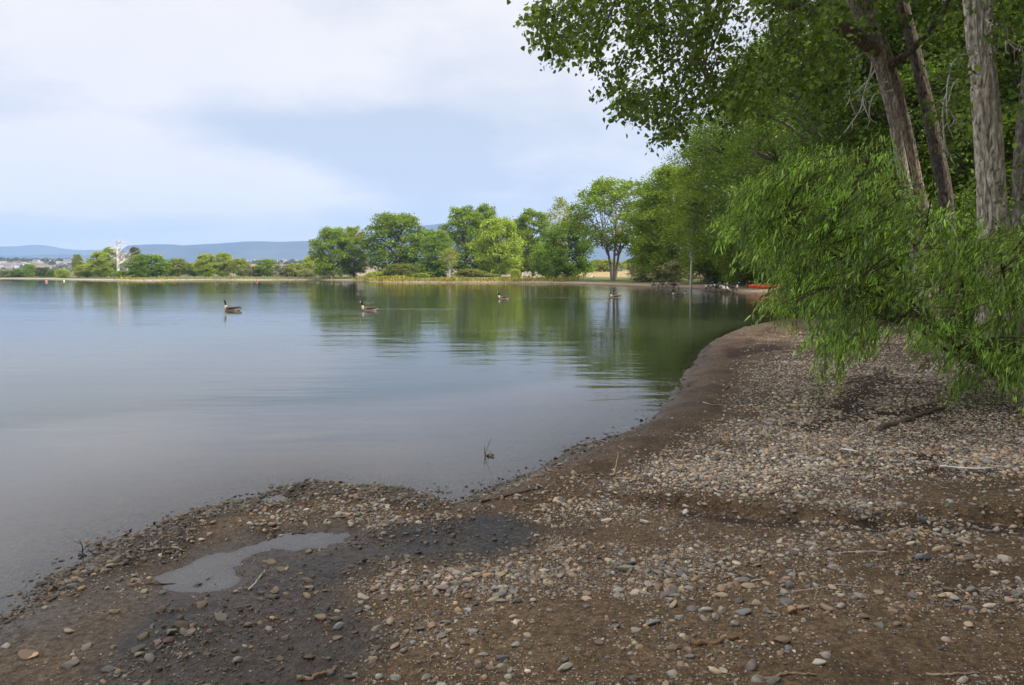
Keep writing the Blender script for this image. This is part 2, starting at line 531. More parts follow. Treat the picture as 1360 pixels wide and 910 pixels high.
M_GROUND, nt, out = nodemat('beach_ground')
at = N(nt, 'ShaderNodeAttribute', attribute_name='tint'); wt = N(nt, 'ShaderNodeAttribute', attribute_name='wet')
tc = N(nt, 'ShaderNodeTexCoord')
nzs = []
for sc_, det in ((3.0, 8), (28, 8), (160, 4)):
    n = N(nt, 'ShaderNodeTexNoise'); n.inputs['Scale'].default_value = sc_; n.inputs['Detail'].default_value = det; n.inputs['Roughness'].default_value = 0.65
    nt.links.new(tc.outputs['Object'], n.inputs['Vector']); nzs.append(n.outputs[0])
vor = N(nt, 'ShaderNodeTexVoronoi'); vor.inputs['Scale'].default_value = 75; nt.links.new(tc.outputs['Object'], vor.inputs['Vector'])
base = mulcol(nt, at.outputs['Color'], ramp(nt, nzs[0], [(0.3, (0.75, 0.74, 0.72)), (0.7, (1.2, 1.2, 1.2))]))
base = mulcol(nt, base, ramp(nt, nzs[1], [(0.34, (0.48, 0.46, 0.43)), (0.62, (1.3, 1.27, 1.2))]))
base = mulcol(nt, base, ramp(nt, nzs[2], [(0.38, (0.6, 0.58, 0.56)), (0.64, (1.35, 1.33, 1.28))]))
base = mulcol(nt, base, ramp(nt, vor.outputs['Color'], [(0.0, (0.66, 0.66, 0.66)), (1.0, (1.25, 1.25, 1.25))]))
base = mulcol(nt, base, mixcol(nt, wt.outputs['Fac'], (1.12, 1.12, 1.12, 1), (0.72, 0.70, 0.68, 1)))
p = N(nt, 'ShaderNodeBsdfPrincipled'); nt.links.new(base, p.inputs['Base Color'])
rg = mathn(nt, 'MULTIPLY', wt.outputs['Fac'], mathn(nt, 'MULTIPLY', nzs[1], 1.15))
nt.links.new(mathn(nt, 'SUBTRACT', 0.95, rg), p.inputs['Roughness'])
p.inputs['Specular IOR Level'].default_value = 0.3
h = mathn(nt, 'ADD', mathn(nt, 'MULTIPLY', nzs[1], 0.02), mathn(nt, 'ADD', mathn(nt, 'MULTIPLY', nzs[2], 0.006), mathn(nt, 'MULTIPLY', vor.outputs['Distance'], -0.006)))
b = N(nt, 'ShaderNodeBump'); b.inputs['Strength'].default_value = 0.9; b.inputs['Distance'].default_value = 1.0
nt.links.new(h, b.inputs['Height']); nt.links.new(b.outputs[0], p.inputs['Normal'])
nt.links.new(p.outputs[0], out.inputs[0])

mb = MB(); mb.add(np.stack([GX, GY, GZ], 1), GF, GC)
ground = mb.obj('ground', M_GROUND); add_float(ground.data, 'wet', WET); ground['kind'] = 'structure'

# ------------------------------------------------------------------ lake water
keep = GZ[GF].min(axis=1) < 0.04
keep &= (GR[GF].max(axis=1) < 1500)
WF = GF[keep]
used, inv = np.unique(WF.ravel(), return_inverse=True)
mb = MB(); mb.add(np.stack([GX[used], GY[used], np.zeros(len(used))], 1), inv.reshape(-1, 4))
M_WATER, nt, out = nodemat('lake_water')
dep = N(nt, 'ShaderNodeAttribute', attribute_name='depth')
tc = N(nt, 'ShaderNodeTexCoord')
geo = N(nt, 'ShaderNodeNewGeometry')


def wnoise(sx, sy, detail, amp, rot=0.0):
    mp = N(nt, 'ShaderNodeMapping'); mp.inputs['Scale'].default_value = (sx, sy, 1); mp.inputs['Rotation'].default_value = (0, 0, rot)
    nt.links.new(geo.outputs['Position'], mp.inputs[0])
    n = N(nt, 'ShaderNodeTexNoise'); n.inputs['Scale'].default_value = 1; n.inputs['Detail'].default_value = detail; n.inputs['Roughness'].default_value = 0.45
    nt.links.new(mp.outputs[0], n.inputs['Vector'])
    return mathn(nt, 'MULTIPLY', n.outputs[0], amp)


hsum = mathn(nt, 'ADD', wnoise(0.35, 1.1, 2, 0.010, 0.12), mathn(nt, 'ADD', wnoise(1.3, 4.2, 3, 0.0040, -0.15), wnoise(7, 15, 2, 0.0006, 0.2)))
calm = N(nt, 'ShaderNodeTexNoise'); mp = N(nt, 'ShaderNodeMapping'); mp.inputs['Scale'].default_value = (0.03, 0.10, 1)
nt.links.new(geo.outputs['Position'], mp.inputs[0]); nt.links.new(mp.outputs[0], calm.inputs['Vector']); calm.inputs['Scale'].default_value = 1; calm.inputs['Detail'].default_value = 3
hsum = mathn(nt, 'MULTIPLY', hsum, ramp(nt, calm.outputs[0], [(0.35, (0.5,) * 3), (0.65, (1.35,) * 3)]))
sep = N(nt, 'ShaderNodeSeparateXYZ'); nt.links.new(geo.outputs['Position'], sep.inputs[0])
WAKES = []
for (px0, py0, L) in ((503, 410.5, 5.0), (680, 395.5, 9.0)):
    q = on_level(px0, py0)
    dx = mathn(nt, 'SUBTRACT', sep.outputs[0], float(q[0])); dy = mathn(nt, 'SUBTRACT', sep.outputs[1], float(q[1]))
    along = mathn(nt, 'MULTIPLY', mathn(nt, 'GREATER_THAN', dx, 0.0), mathn(nt, 'SUBTRACT', 1.0, mathn(nt, 'DIVIDE', dx, L), True))
    wdt = mathn(nt, 'ADD', 0.10, mathn(nt, 'MULTIPLY', dx, 0.03))
    g_ = mathn(nt, 'POWER', 2.718, mathn(nt, 'MULTIPLY', mathn(nt, 'POWER', mathn(nt, 'DIVIDE', dy, wdt), 2.0), -1.0))
    hsum = mathn(nt, 'ADD', hsum, mathn(nt, 'MULTIPLY', mathn(nt, 'MULTIPLY', along, g_), 0.05))
bmp = N(nt, 'ShaderNodeBump'); bmp.inputs['Strength'].default_value = 1.0; bmp.inputs['Distance'].default_value = 1.0
nt.links.new(hsum, bmp.inputs['Height'])
fr = N(nt, 'ShaderNodeFresnel'); fr.inputs['IOR'].default_value = 3.0; nt.links.new(bmp.outputs[0], fr.inputs['Normal'])
gl = N(nt, 'ShaderNodeBsdfGlossy'); gl.inputs['Roughness'].default_value = 0.02; nt.links.new(bmp.outputs[0], gl.inputs['Normal'])
tr = N(nt, 'ShaderNodeBsdfTransparent'); tr.inputs[0].default_value = (0.86, 0.88, 0.82, 1)
mk = N(nt, 'ShaderNodeBsdfDiffuse'); dp2 = N(nt, 'ShaderNodeAttribute', attribute_name='deep'); nt.links.new(mixcol(nt, dp2.outputs['Fac'], (0.25, 0.235, 0.215, 1), (0.050, 0.060, 0.034, 1)), mk.inputs[0])
mxa = N(nt, 'ShaderNodeMixShader'); nt.links.new(dep.outputs['Fac'], mxa.inputs[0]); nt.links.new(tr.outputs[0], mxa.inputs[1]); nt.links.new(mk.outputs[0], mxa.inputs[2])
mxb = N(nt, 'ShaderNodeMixShader'); nt.links.new(mathn(nt, 'MULTIPLY', fr.outputs[0], mathn(nt, 'ADD', 0.62, mathn(nt, 'MULTIPLY', dep.outputs['Fac'], 0.38))), mxb.inputs[0]); nt.links.new(mxa.outputs[0], mxb.inputs[1]); nt.links.new(gl.outputs[0], mxb.inputs[2])
nt.links.new(mxb.outputs[0], out.inputs[0])
water = mb.obj('lake_water', M_WATER); water['kind'] = 'structure'
add_float(water.data, 'depth', 1 - np.exp(-np.maximum(-GZ[used], 0) * 6.0))
add_float(water.data, 'deep', np.maximum(sstep(0.10, 0.34, -GZ[used]), sstep(9, 14, GY[used])))

# ------------------------------------------------------------------ stones
def stone_base(sub, seed, cuts=8):
    bm = bmesh.new(); bmesh.ops.create_icosphere(bm, subdivisions=sub, radius=1)
    V = np.array([v.co[:] for v in bm.verts]); F = np.array([[v.index for v in f.verts] for f in bm.faces]); bm.free()
    rng = np.random.default_rng(seed)
    o = rng.random(3) * 50
    V = V * (1 + 0.34 * vnoise(V[:, 0] * 1.1 + o[0], V[:, 1] * 1.1 + o[1], V[:, 2] * 1.1 + o[2]))[:, None]
    for n_ in rnd_unit(cuts, rng):
        d = rng.uniform(0.48, 0.82)
        k = V @ n_ - d
        V = V - np.where(k > 0, k * 0.93, 0)[:, None] * n_
    return V, F


def rot_batch(n, rng, tilt=0.25):
    yaw = rng.random(n) * 2 * math.pi; tx = rng.normal(0, tilt, n); ty = rng.normal(0, tilt, n)
    cz, sz = np.cos(yaw), np.sin(yaw)
    Z = np.zeros((n, 3, 3)); Z[:, 0, 0] = cz; Z[:, 0, 1] = -sz; Z[:, 1, 0] = sz; Z[:, 1, 1] = cz; Z[:, 2, 2] = 1
    X = np.zeros((n, 3, 3)); X[:, 0, 0] = 1; X[:, 1, 1] = np.cos(tx); X[:, 1, 2] = -np.sin(tx); X[:, 2, 1] = np.sin(tx); X[:, 2, 2] = np.cos(tx)
    Yy = np.zeros((n, 3, 3)); Yy[:, 1, 1] = 1; Yy[:, 0, 0] = np.cos(ty); Yy[:, 0, 2] = np.sin(ty); Yy[:, 2, 0] = -np.sin(ty); Yy[:, 2, 2] = np.cos(ty)
    return Z @ X @ Yy, yaw


PALETTE = [('grey', (0.235, 0.225, 0.205), 30), ('dark grey', (0.115, 0.112, 0.108), 20), ('tan', (0.29, 0.235, 0.17), 20), ('brown', (0.17, 0.125, 0.09), 20),
           ('pinkish', (0.235, 0.185, 0.16), 4), ('cream', (0.40, 0.365, 0.30), 3), ('ochre', (0.31, 0.215, 0.12), 3)]
PW = np.array([p[2] for p in PALETTE], float); PW /= PW.sum()
PC = np.array([p[1] for p in PALETTE])


def scatter(n, rmin, rmax, half=52.0, rng=RNG):
    n = int(n * half / 36); r = np.sqrt(rng.random(n) * (rmax ** 2 - rmin ** 2) + rmin ** 2); a = np.radians(rng.uniform(-half, half, n))
    k = rng.random(n) < np.clip((half - np.abs(np.degrees(a))) / 12, 0, 1); r, a = r[k], a[k]
    return r * np.sin(a), r * np.cos(a)


def gravel_density(x, y, s):
    z = zones(x, y, s)
    clump = sstep(-0.35, 0.35, fbm(x, y, 1.5, 3, 41)) * 0.6 + 0.4 * sstep(-0.1, 0.4, fbm(x, y, 5, 2, 13))
    d = 0.05 + 0.80 * clump ** 1.5
    d = np.maximum(d * (1 - z['slope']), z['slope'] * (0.45 + 0.55 * sstep(-0.45, 0.05, fbm(x, y, 0.9, 3, 57))))
    d = d * (1 - 0.93 * z['strip']) * (1 - 0.96 * z['sandbar']) * (1 - 0.72 * z['mud']) * (1 - 0.93 * z['puddle']) * (1 - 0.6 * z['hollow']) * (1 - 0.75 * z['wrack'])
    d = np.maximum(d, z['spit'] * (0.5 + 0.5 * sstep(-0.3, 0.2, fbm(x, y, 4, 2, 9))))
    # bare dirt bands
    d = d * (1 - 0.7 * sstep(0.12, 0.4, fbm(x, y, 0.6, 3, 33)) * (1 - z['slope']))
    d = d * sstep(-0.7, 0.05, s)
    return d, z


STONES = []


def make_stones(n, rmin, rmax, lo, hi, power):
    x, y = scatter(n, rmin, rmax)
    s = sd_lake(x, y)
    d, z = gravel_density(x, y, s)
    k = RNG.random(len(x)) < d
    x, y, s = x[k], y[k], s[k]
    z = {a: b[k] for a, b in z.items()}
    m = len(x)
    size = lo + (hi - lo) * RNG.random(m) ** power
    size *= np.where(z['slope'] > 0.5, 0.85, 1) * np.exp(0.28 * fbm(x, y, 1.1, 3, 77) * 1.6)
    ci = RNG.choice(len(PALETTE), m, p=PW)
    col = PC[ci] * np.exp(RNG.normal(0, 0.2, m))[:, None] * (1 + RNG.normal(0, 0.022, (m, 3)))
    col = col * (1.2 + 0.5 * z['slope'][:, None])
    wet = np.maximum(sstep(0.35, 0.0, s), np.maximum(z['mud'] * 0.9, z['spit'] * 0.85 * sstep(0.8, 0.25, s)))
    col = col * (1 - 0.55 * wet[:, None])
    col = col * np.array([0.98, 0.92, 0.83])
    return dict(x=x, y=y, z=terrain(x, y, s), size=size, ci=ci, col=np.clip(col, 0.02, 0.65))


bands = [make_stones(82000, 2.3, 6.5, 0.006, 0.028, 3.3), make_stones(120000, 6.5, 15, 0.009, 0.033, 2.2), make_stones(110000, 15, 34, 0.014, 0.036, 1.6)]
fines = [make_stones(150000, 2.3, 5.0, 0.003, 0.009, 1.8), make_stones(80000, 5.0, 9.0, 0.005, 0.011, 1.5)]

B2 = [stone_base(2, 100 + i) for i in range(7)]
B1 = [stone_base(1, 200 + i, 3) for i in range(5)]
B3 = [stone_base(3, 300 + i, 9) for i in range(12)]

# the individually modelled stones: the ones that show largest on the beach
b0 = bands[0]
px_ = 680 + b0['x'] / b0['y'] * FPX
show = b0['size'] / np.hypot(b0['x'], b0['y'])
show = np.where((px_ > 5) & (px_ < 1355) & (b0['y'] > 3.0), show, 0)
order = np.argsort(-show)
NSTONE = 262
picked = order[:NSTONE]
mask = np.ones(len(show), bool); mask[picked] = False

gmb = MB()


def add_gravel(b, bases, mask=None, tilt=0.28, sink=0.36):
    idx = np.arange(len(b['x'])) if mask is None else np.where(mask)[0]
    which = RNG.integers(0, len(bases), len(idx))
    for w, (V, F) in enumerate(bases):
        q = idx[which == w]; n = len(q)
        if n == 0: continue
        Rm, _ = rot_batch(n, RNG, tilt)
        sc = b['size'][q][:, None] * np.stack([RNG.uniform(0.75, 1.25, n), RNG.uniform(0.55, 0.95, n), RNG.uniform(0.35, 0.65, n)], 1)
        W = np.einsum('nij,nkj->nki', Rm, V[None] * sc[:, None])
        pos = np.stack([b['x'][q], b['y'][q], b['z'][q] + sc[:, 2] * (1 - 2 * sink) * 0.8], 1)
        W = W + pos[:, None]
        k = len(V)
        gmb.add(W.reshape(-1, 3), (F[None] + (np.arange(n) * k)[:, None, None]).reshape(-1, 3), np.repeat(b['col'][q], k, axis=0))


add_gravel(b0, B2, mask)
add_gravel(bands[1], B2)
add_gravel(bands[2], B1)
for f_ in fines: add_gravel(f_, B1, None, 0.5)
gravel = gmb.obj('gravel', M_GRAVEL); gravel['kind'] = 'stuff'
tag(gravel, 'loose brown and grey gravel spread over the beach', 'gravel')

stone_mesh = []
for V, F in B3:
    q = MB(); q.add(V, F); stone_mesh.append(q.mesh('stone', M_STONE))


def put_stone(x, y, z, a, bb, cc, yaw, col, label, sink=0.3, i=None):
    o = bpy.data.objects.new('stone', stone_mesh[random.randrange(12) if i is None else i]); COL.objects.link(o)
    o.location = (x, y, z + cc * (1 - 2 * sink)); o.scale = (a, bb, cc)
    o.rotation_euler = (random.gauss(0, 0.16), random.gauss(0, 0.16), yaw); o.color = (*[float(v) for v in col], 1)
    return tag(o, label, 'stone', 'larger stones lying on the beach')


for q in picked:
    x_, y_ = float(b0['x'][q]), float(b0['y'][q])
    a = b0['size'][q] * random.uniform(0.95, 1.3); bb = a * random.uniform(0.55, 0.9); cc = a * random.uniform(0.35, 0.55)
    px = 680 + x_ / y_ * FPX
    zq = {k_: float(v_[0]) for k_, v_ in zones(np.array([x_]), np.array([y_]), sd_lake(np.array([x_]), np.array([y_]))).items()}
    where = ('on the pebble spit by the water' if zq['spit'] > 0.5 else 'on the dark wet mud near the puddle' if zq['mud'] > 0.5 else
             'on the smooth sandbar' if zq['sandbar'] > 0.5 else 'in the gravel slope below the willow' if zq['slope'] > 0.5 else
             'below the eroded dirt step' if px > 900 and y_ > 3.9 else 'on bare brown dirt near the bottom edge' if y_ < 3.9 else 'on brown gravelly dirt in mid beach')
    shp = 'flat oblong' if bb / a < 0.66 else 'rounded' if bb / a > 0.8 else 'oval'
    put_stone(x_, y_, float(b0['z'][q]), float(a), float(bb), float(cc), random.random() * 6.28, b0['col'][q], f"{PALETTE[b0['ci'][q]][0]} {shp} stone lying {where}")

# stones that stand out in the photograph
for px, py, w, asp, hh, yaw, col, lab in [
    (831, 758, 29, 0.45, 0.42, 0.5, (0.26, 0.25, 0.19), 'long olive grey stone alone on bare brown dirt, largest in mid beach'),
    (590, 784, 20, 0.8, 0.6, 0.2, (0.30, 0.21, 0.18), 'dusty pink rounded stone at the edge of the pebble patch by the wet mud'),
    (911, 683, 14, 0.6, 0.8, 1.2, (0.48, 0.46, 0.41), 'pale upright stone at the left end of the eroded dirt step'),
    (805, 693, 20, 0.6, 0.3, 0.1, (0.46, 0.40, 0.28), 'thin cream coloured flat stone tilted on the gravel in mid beach'),
    (856, 695, 14, 0.7, 0.5, 0.1, (0.55, 0.52, 0.45), 'bright cream stone just right of the thin flat cream stone'),
    (1251, 732, 27, 0.45, 0.4, 0.0, (0.40, 0.30, 0.19), 'long smooth tan stone below the eroded dirt step'),
    (1226, 743, 22, 0.6, 0.6, 0.1, (0.20, 0.20, 0.20), 'blocky grey stone just left of and below the long tan stone'),
    (1334, 748, 19, 0.6, 0.7, 2.4, (0.42, 0.35, 0.27), 'tall tan stone leaning at the right end of the eroded dirt step'),
    (1225, 694, 16, 0.7, 0.9, 0.8, (0.11, 0.115, 0.12), 'dark slate stone standing in the hollow of the eroded dirt step'),
    (1049, 781, 15, 0.8, 0.9, 0.6, (0.22, 0.22, 0.21), 'upright grey stone beside the pale bent twig'),
    (1117, 791, 13, 0.5, 0.3, 0.0, (0.58, 0.55, 0.47), 'small bright white flat stone right of the bent twig'),
    (750, 889, 25, 0.55, 0.45, 0.4, (0.34, 0.30, 0.22), 'big smooth khaki stone near the bottom edge of the beach'),
    (1088, 882, 20, 0.6, 0.45, 2.8, (0.42, 0.40, 0.34), 'pale grey wedge shaped stone on the dirt near the bottom of the beach'),
    (868, 829, 24, 0.5, 0.4, 0.6, (0.20, 0.20, 0.18), 'flat dark grey stone beside a smaller flat stone on the dirt'),
    (622, 812, 15, 0.7, 0.5, 2.6, (0.36, 0.35, 0.33), 'light grey stone with sharp corner in the left pebble patch'),
    (449, 835, 16, 0.8, 0.7, 0.2, (0.22, 0.22, 0.215), 'round grey stone alone at the edge of the dark wet mud'),
    (362, 823, 9, 0.8, 0.7, 0.2, (0.50, 0.33, 0.16), 'orange pebble on the dark wet mud below the puddle'),
]:
    p = on_ground(px, py); a = w / 2 * p[1] / FPX * 1.05
    put_stone(p[0], p[1], p[2], a, a * asp, a * hh, yaw, col, lab, 0.25)

# ------------------------------------------------------------------ twigs, feathers, driftwood
def stick(name, pts, r0, r1_, col, label, cat, group=None, lift=0.6, sides=6, forks=0):
    P = []
    for q in pts:
        g_ = on_ground(q[0], q[1]); P.append([g_[0], g_[1], g_[2] + r0 * lift + (q[2] if len(q) > 2 else 0)])
    P = np.array(P); o0 = P[0].copy()
    C_ = curve(P - o0, 14)
    C_ = C_ + np.random.default_rng(len(label)).normal(0, r0 * 0.35, C_.shape)
    t = MB(); tube(t, C_, np.linspace(r0, r1_, 14), sides, col)
    for f_ in range(forks):
        i = 4 + 3 * f_
        d = (C_[i + 1] - C_[i]); d = d / np.linalg.norm(d)
        side = np.array([-d[1], d[0], 0.5]) * (1 if f_ % 2 else -1)
        tube(t, np.array([C_[i], C_[i] + (d + side) * r0 * 6, C_[i] + (d * 1.6 + side) * r0 * 11]), [r0 * 0.6, r0 * 0.45, r0 * 0.2], 5, col)
    o = t.obj(name, M_TWIG); o.location = o0
    return tag(o, label, cat, group)


G = 'sticks and twigs lying on the beach'
stick('driftwood_branch', [(1166, 573), (1200, 562), (1225, 554), (1254, 545)], 0.035, 0.018, (0.13, 0.10, 0.075), 'dark weathered branch lying on the gravel slope below the willow', 'driftwood', G, forks=2)
stick('driftwood_branch', [(640, 668), (600, 668), (560, 664), (690, 656)][:1] + [(662, 663), (690, 656), (722, 647)], 0.009, 0.004, (0.06, 0.045, 0.035), 'dark wet stick along the water edge near the beach bay', 'driftwood', G, forks=1)
stick('twig', [(1052, 787), (1085, 783), (1115, 778), (1150, 781)], 0.006, 0.003, (0.33, 0.26, 0.18), 'pale bent twig on the dirt right of the upright grey stone', 'twig', G, forks=1)
stick('twig', [(975, 771), (995, 773), (1015, 770)], 0.006, 0.003, (0.48, 0.44, 0.36), 'short whitish twig on gravel left of the bent twig', 'twig', G)
stick('twig', [(920, 857), (950, 855), (980, 848)], 0.012, 0.009, (0.20, 0.12, 0.07), 'thick reddish brown stick stub near the bottom of the beach', 'twig', G)
stick('twig', [(820, 637), (850, 634), (900, 621)], 0.008, 0.003, (0.42, 0.34, 0.24), 'long straw coloured stalk on gravel beside the mud strip', 'twig', G)
stick('twig', [(815, 632), (818, 628, 0.05), (821, 622, 0.12)], 0.005, 0.002, (0.42, 0.34, 0.24), 'straw stub sticking up beside the long straw stalk', 'twig', G)
stick('twig', [(1010, 905), (1050, 896), (1085, 898)], 0.007, 0.003, (0.27, 0.19, 0.12), 'brown twig at the bottom of the beach by the pale wedge stone', 'twig', G)
stick('twig', [(1230, 897), (1260, 898), (1300, 895)], 0.006, 0.003, (0.30, 0.23, 0.16), 'thin brown twig in the bottom right corner gravel', 'twig', G)
stick('twig', [(1180, 735), (1150, 733), (1105, 736), (1080, 737)], 0.006, 0.002, (0.36, 0.31, 0.25), 'thin grey twig below the eroded dirt step', 'twig', G)
stick('twig', [(395, 905), (420, 900), (445, 892)], 0.010, 0.005, (0.24, 0.17, 0.10), 'brown stick on pebbles at the bottom edge left of centre', 'twig', G)
stick('twig', [(175, 780), (210, 776), (245, 778)], 0.006, 0.003, (0.15, 0.10, 0.07), 'wet twig on the sand left of the puddle', 'twig', G)
stick('twig', [(275, 772), (285, 766)], 0.006, 0.004, (0.03, 0.025, 0.02), 'short black twig lying in the puddle', 'twig', G)
stick('twig', [(330, 785), (345, 776, 0.03), (352, 770, 0.05)], 0.005, 0.002, (0.40, 0.37, 0.32), 'pale twig poking up at the lower rim of the puddle', 'twig', G)
stick('twig', [(440, 688), (465, 687), (490, 685)], 0.008, 0.004, (0.22, 0.17, 0.11), 'brown twig on the wet mound between puddle and lake', 'twig', G)
stick('twig', [(770, 592), (795, 585), (815, 580)][:2] + [(830, 598)], 0.007, 0.003, (0.3, 0.25, 0.2), 'twig crossing the mud strip at the water edge', 'twig', G)
stick('twig', [(934, 535), (945, 538), (965, 539)], 0.008, 0.004, (0.42, 0.38, 0.33), 'pale twig on the dark shelf beside the mud strip', 'twig', G)
G2 = 'white feathers dropped on the gravel'


def feather(pts, wid, label):
    P = np.array([on_ground(*q[:2]) + np.array([0, 0, 0.03 + (q[2] if len(q) > 2 else 0)]) for q in pts]); o0 = P[0].copy()
    C_ = curve(P - o0, 16)
    T, A, B = frames(C_)
    side = np.cross(T, np.array([0, 0, 1.0])); side /= np.linalg.norm(side, axis=1)[:, None]
    w = wid * np.sin(np.linspace(0.25, 3.0, 16)) ** 0.6
    up = np.array([0, 0, 1.0])
    t = MB()
    V = np.concatenate([C_ + side * w[:, None] + up * 0.25 * w[:, None], C_, C_ - side * w[:, None] + up * 0.25 * w[:, None]])
    i = np.arange(15)
    t.add(V, np.concatenate([np.stack([i, i + 1, i + 17, i + 16], 1), np.stack([i + 16, i + 17, i + 33, i + 32], 1)]), (0.75, 0.73, 0.7))
    root = thing('feather', label, 'feather', o0, 0, G2)
    t.obj('vane', M_PLAIN, root)
    q = MB(); tube(q, C_ + up * 0.003, np.linspace(0.004, 0.0015, 16), 5, (0.8, 0.78, 0.72)); q.obj('shaft', M_PLAIN, root)


feather([(1248, 624), (1275, 627), (1300, 628), (1322, 626)], 0.016, 'long white feather on gravel at the right of the beach')
feather([(1117, 601), (1128, 603), (1140, 605)], 0.02, 'short curled white feather on gravel below the willow tassels')

# litter of leaf bits and twig crumbs, nobody could count it
x, y = scatter(15000, 2.3, 12)
s = sd_lake(x, y); z = zones(x, y, s)
k = (RNG.random(len(x)) < (0.25 + 0.75 * np.maximum(z['wrack'], z['hollow']))) & (s > 0.12) & (z['puddle'] < 0.3) & (z['sandbar'] < 0.4)
x, y = x[k], y[k]; n = len(x)
lm = MB()
D = rnd_unit(n, RNG) * np.array([1, 1, 0.12]); Nn = rnd_unit(n, RNG) * 0.5 + np.array([0, 0, 1])
tint = np.array([0.13, 0.085, 0.055]) * np.exp(RNG.normal(0, 0.45, n))[:, None] * (1 + 0.1 * RNG.normal(size=(n, 3)))
pz = terrain(x, y) + 0.012
add_leaves(lm, np.stack([x, y, pz], 1), D, Nn, RNG.uniform(0.015, 0.05, n), (LEAF_LANCE[0] * np.array([0.9, 1, 1]), LEAF_LANCE[1]), np.clip(tint, 0.02, 0.5))
lit = lm.obj('litter', M_TWIG); lit['kind'] = 'stuff'; tag(lit, 'dry brown leaf and twig litter on the beach', 'litter')

# ------------------------------------------------------------------ plants in the shallows
def tubes_obj(name, curves, mat, col, parent=None, sides=5):
    t = MB()
    for P, a, b in curves:
        tube(t, P, np.linspace(a, b, len(P)), sides, col)
    return t.obj(name, mat, parent)


p = on_level(644, 606); b0_ = np.array([p[0], p[1], 0.0])
wr = thing('water_weed', 'thin forked green shoot standing in the shallow water off the beach bay', 'water plant', b0_)
tubes_obj('stem', [(curve([(0, 0, -0.12), (0, 0, 0.02), (-0.004, 0, 0.085)], 8), 0.005, 0.003),
                   (curve([(0, 0, 0.0), (0.02, 0, 0.07), (0.05, 0, 0.15), (0.06, 0.0, 0.165)], 10), 0.0028, 0.0012)], M_TWIG, (0.10, 0.10, 0.04), wr)
q = MB(); n = 12
P = np.stack([RNG.normal(0.05, 0.014, n), RNG.normal(0, 0.015, n), np.abs(RNG.normal(0.004, 0.008, n))], 1)
add_leaves(q, P, rnd_unit(n, RNG) * np.array([1, 1, 0.3]), rnd_unit(n, RNG), RNG.uniform(0.02, 0.04, n), LEAF_DELTA, leaf_tints(n, RNG))
o = q.obj('leaf_clump', M_LEAF, wr); o.color = (0.16, 0.18, 0.06, 1)
p = on_level(110, 738)
tubes_obj('twig', [(curve([(0, 0, -0.05), (0, 0, 0.05), (-0.015, 0, 0.09)], 8), 0.004, 0.002), (curve([(0, 0, 0.03), (0.02, 0, 0.05), (0.04, 0, 0.055)], 6), 0.003, 0.001),
                   (curve([(-0.01, 0, 0.07), (-0.05, 0, 0.085)], 4), 0.002, 0.001)], M_TWIG, (0.05, 0.04, 0.03))
o = bpy.data.objects['twig'] if False else COL.objects[-1]
o.location = (p[0], p[1], 0); tag(o, 'small dark forked twig poking out of the water beside the pebble spit', 'twig', G)

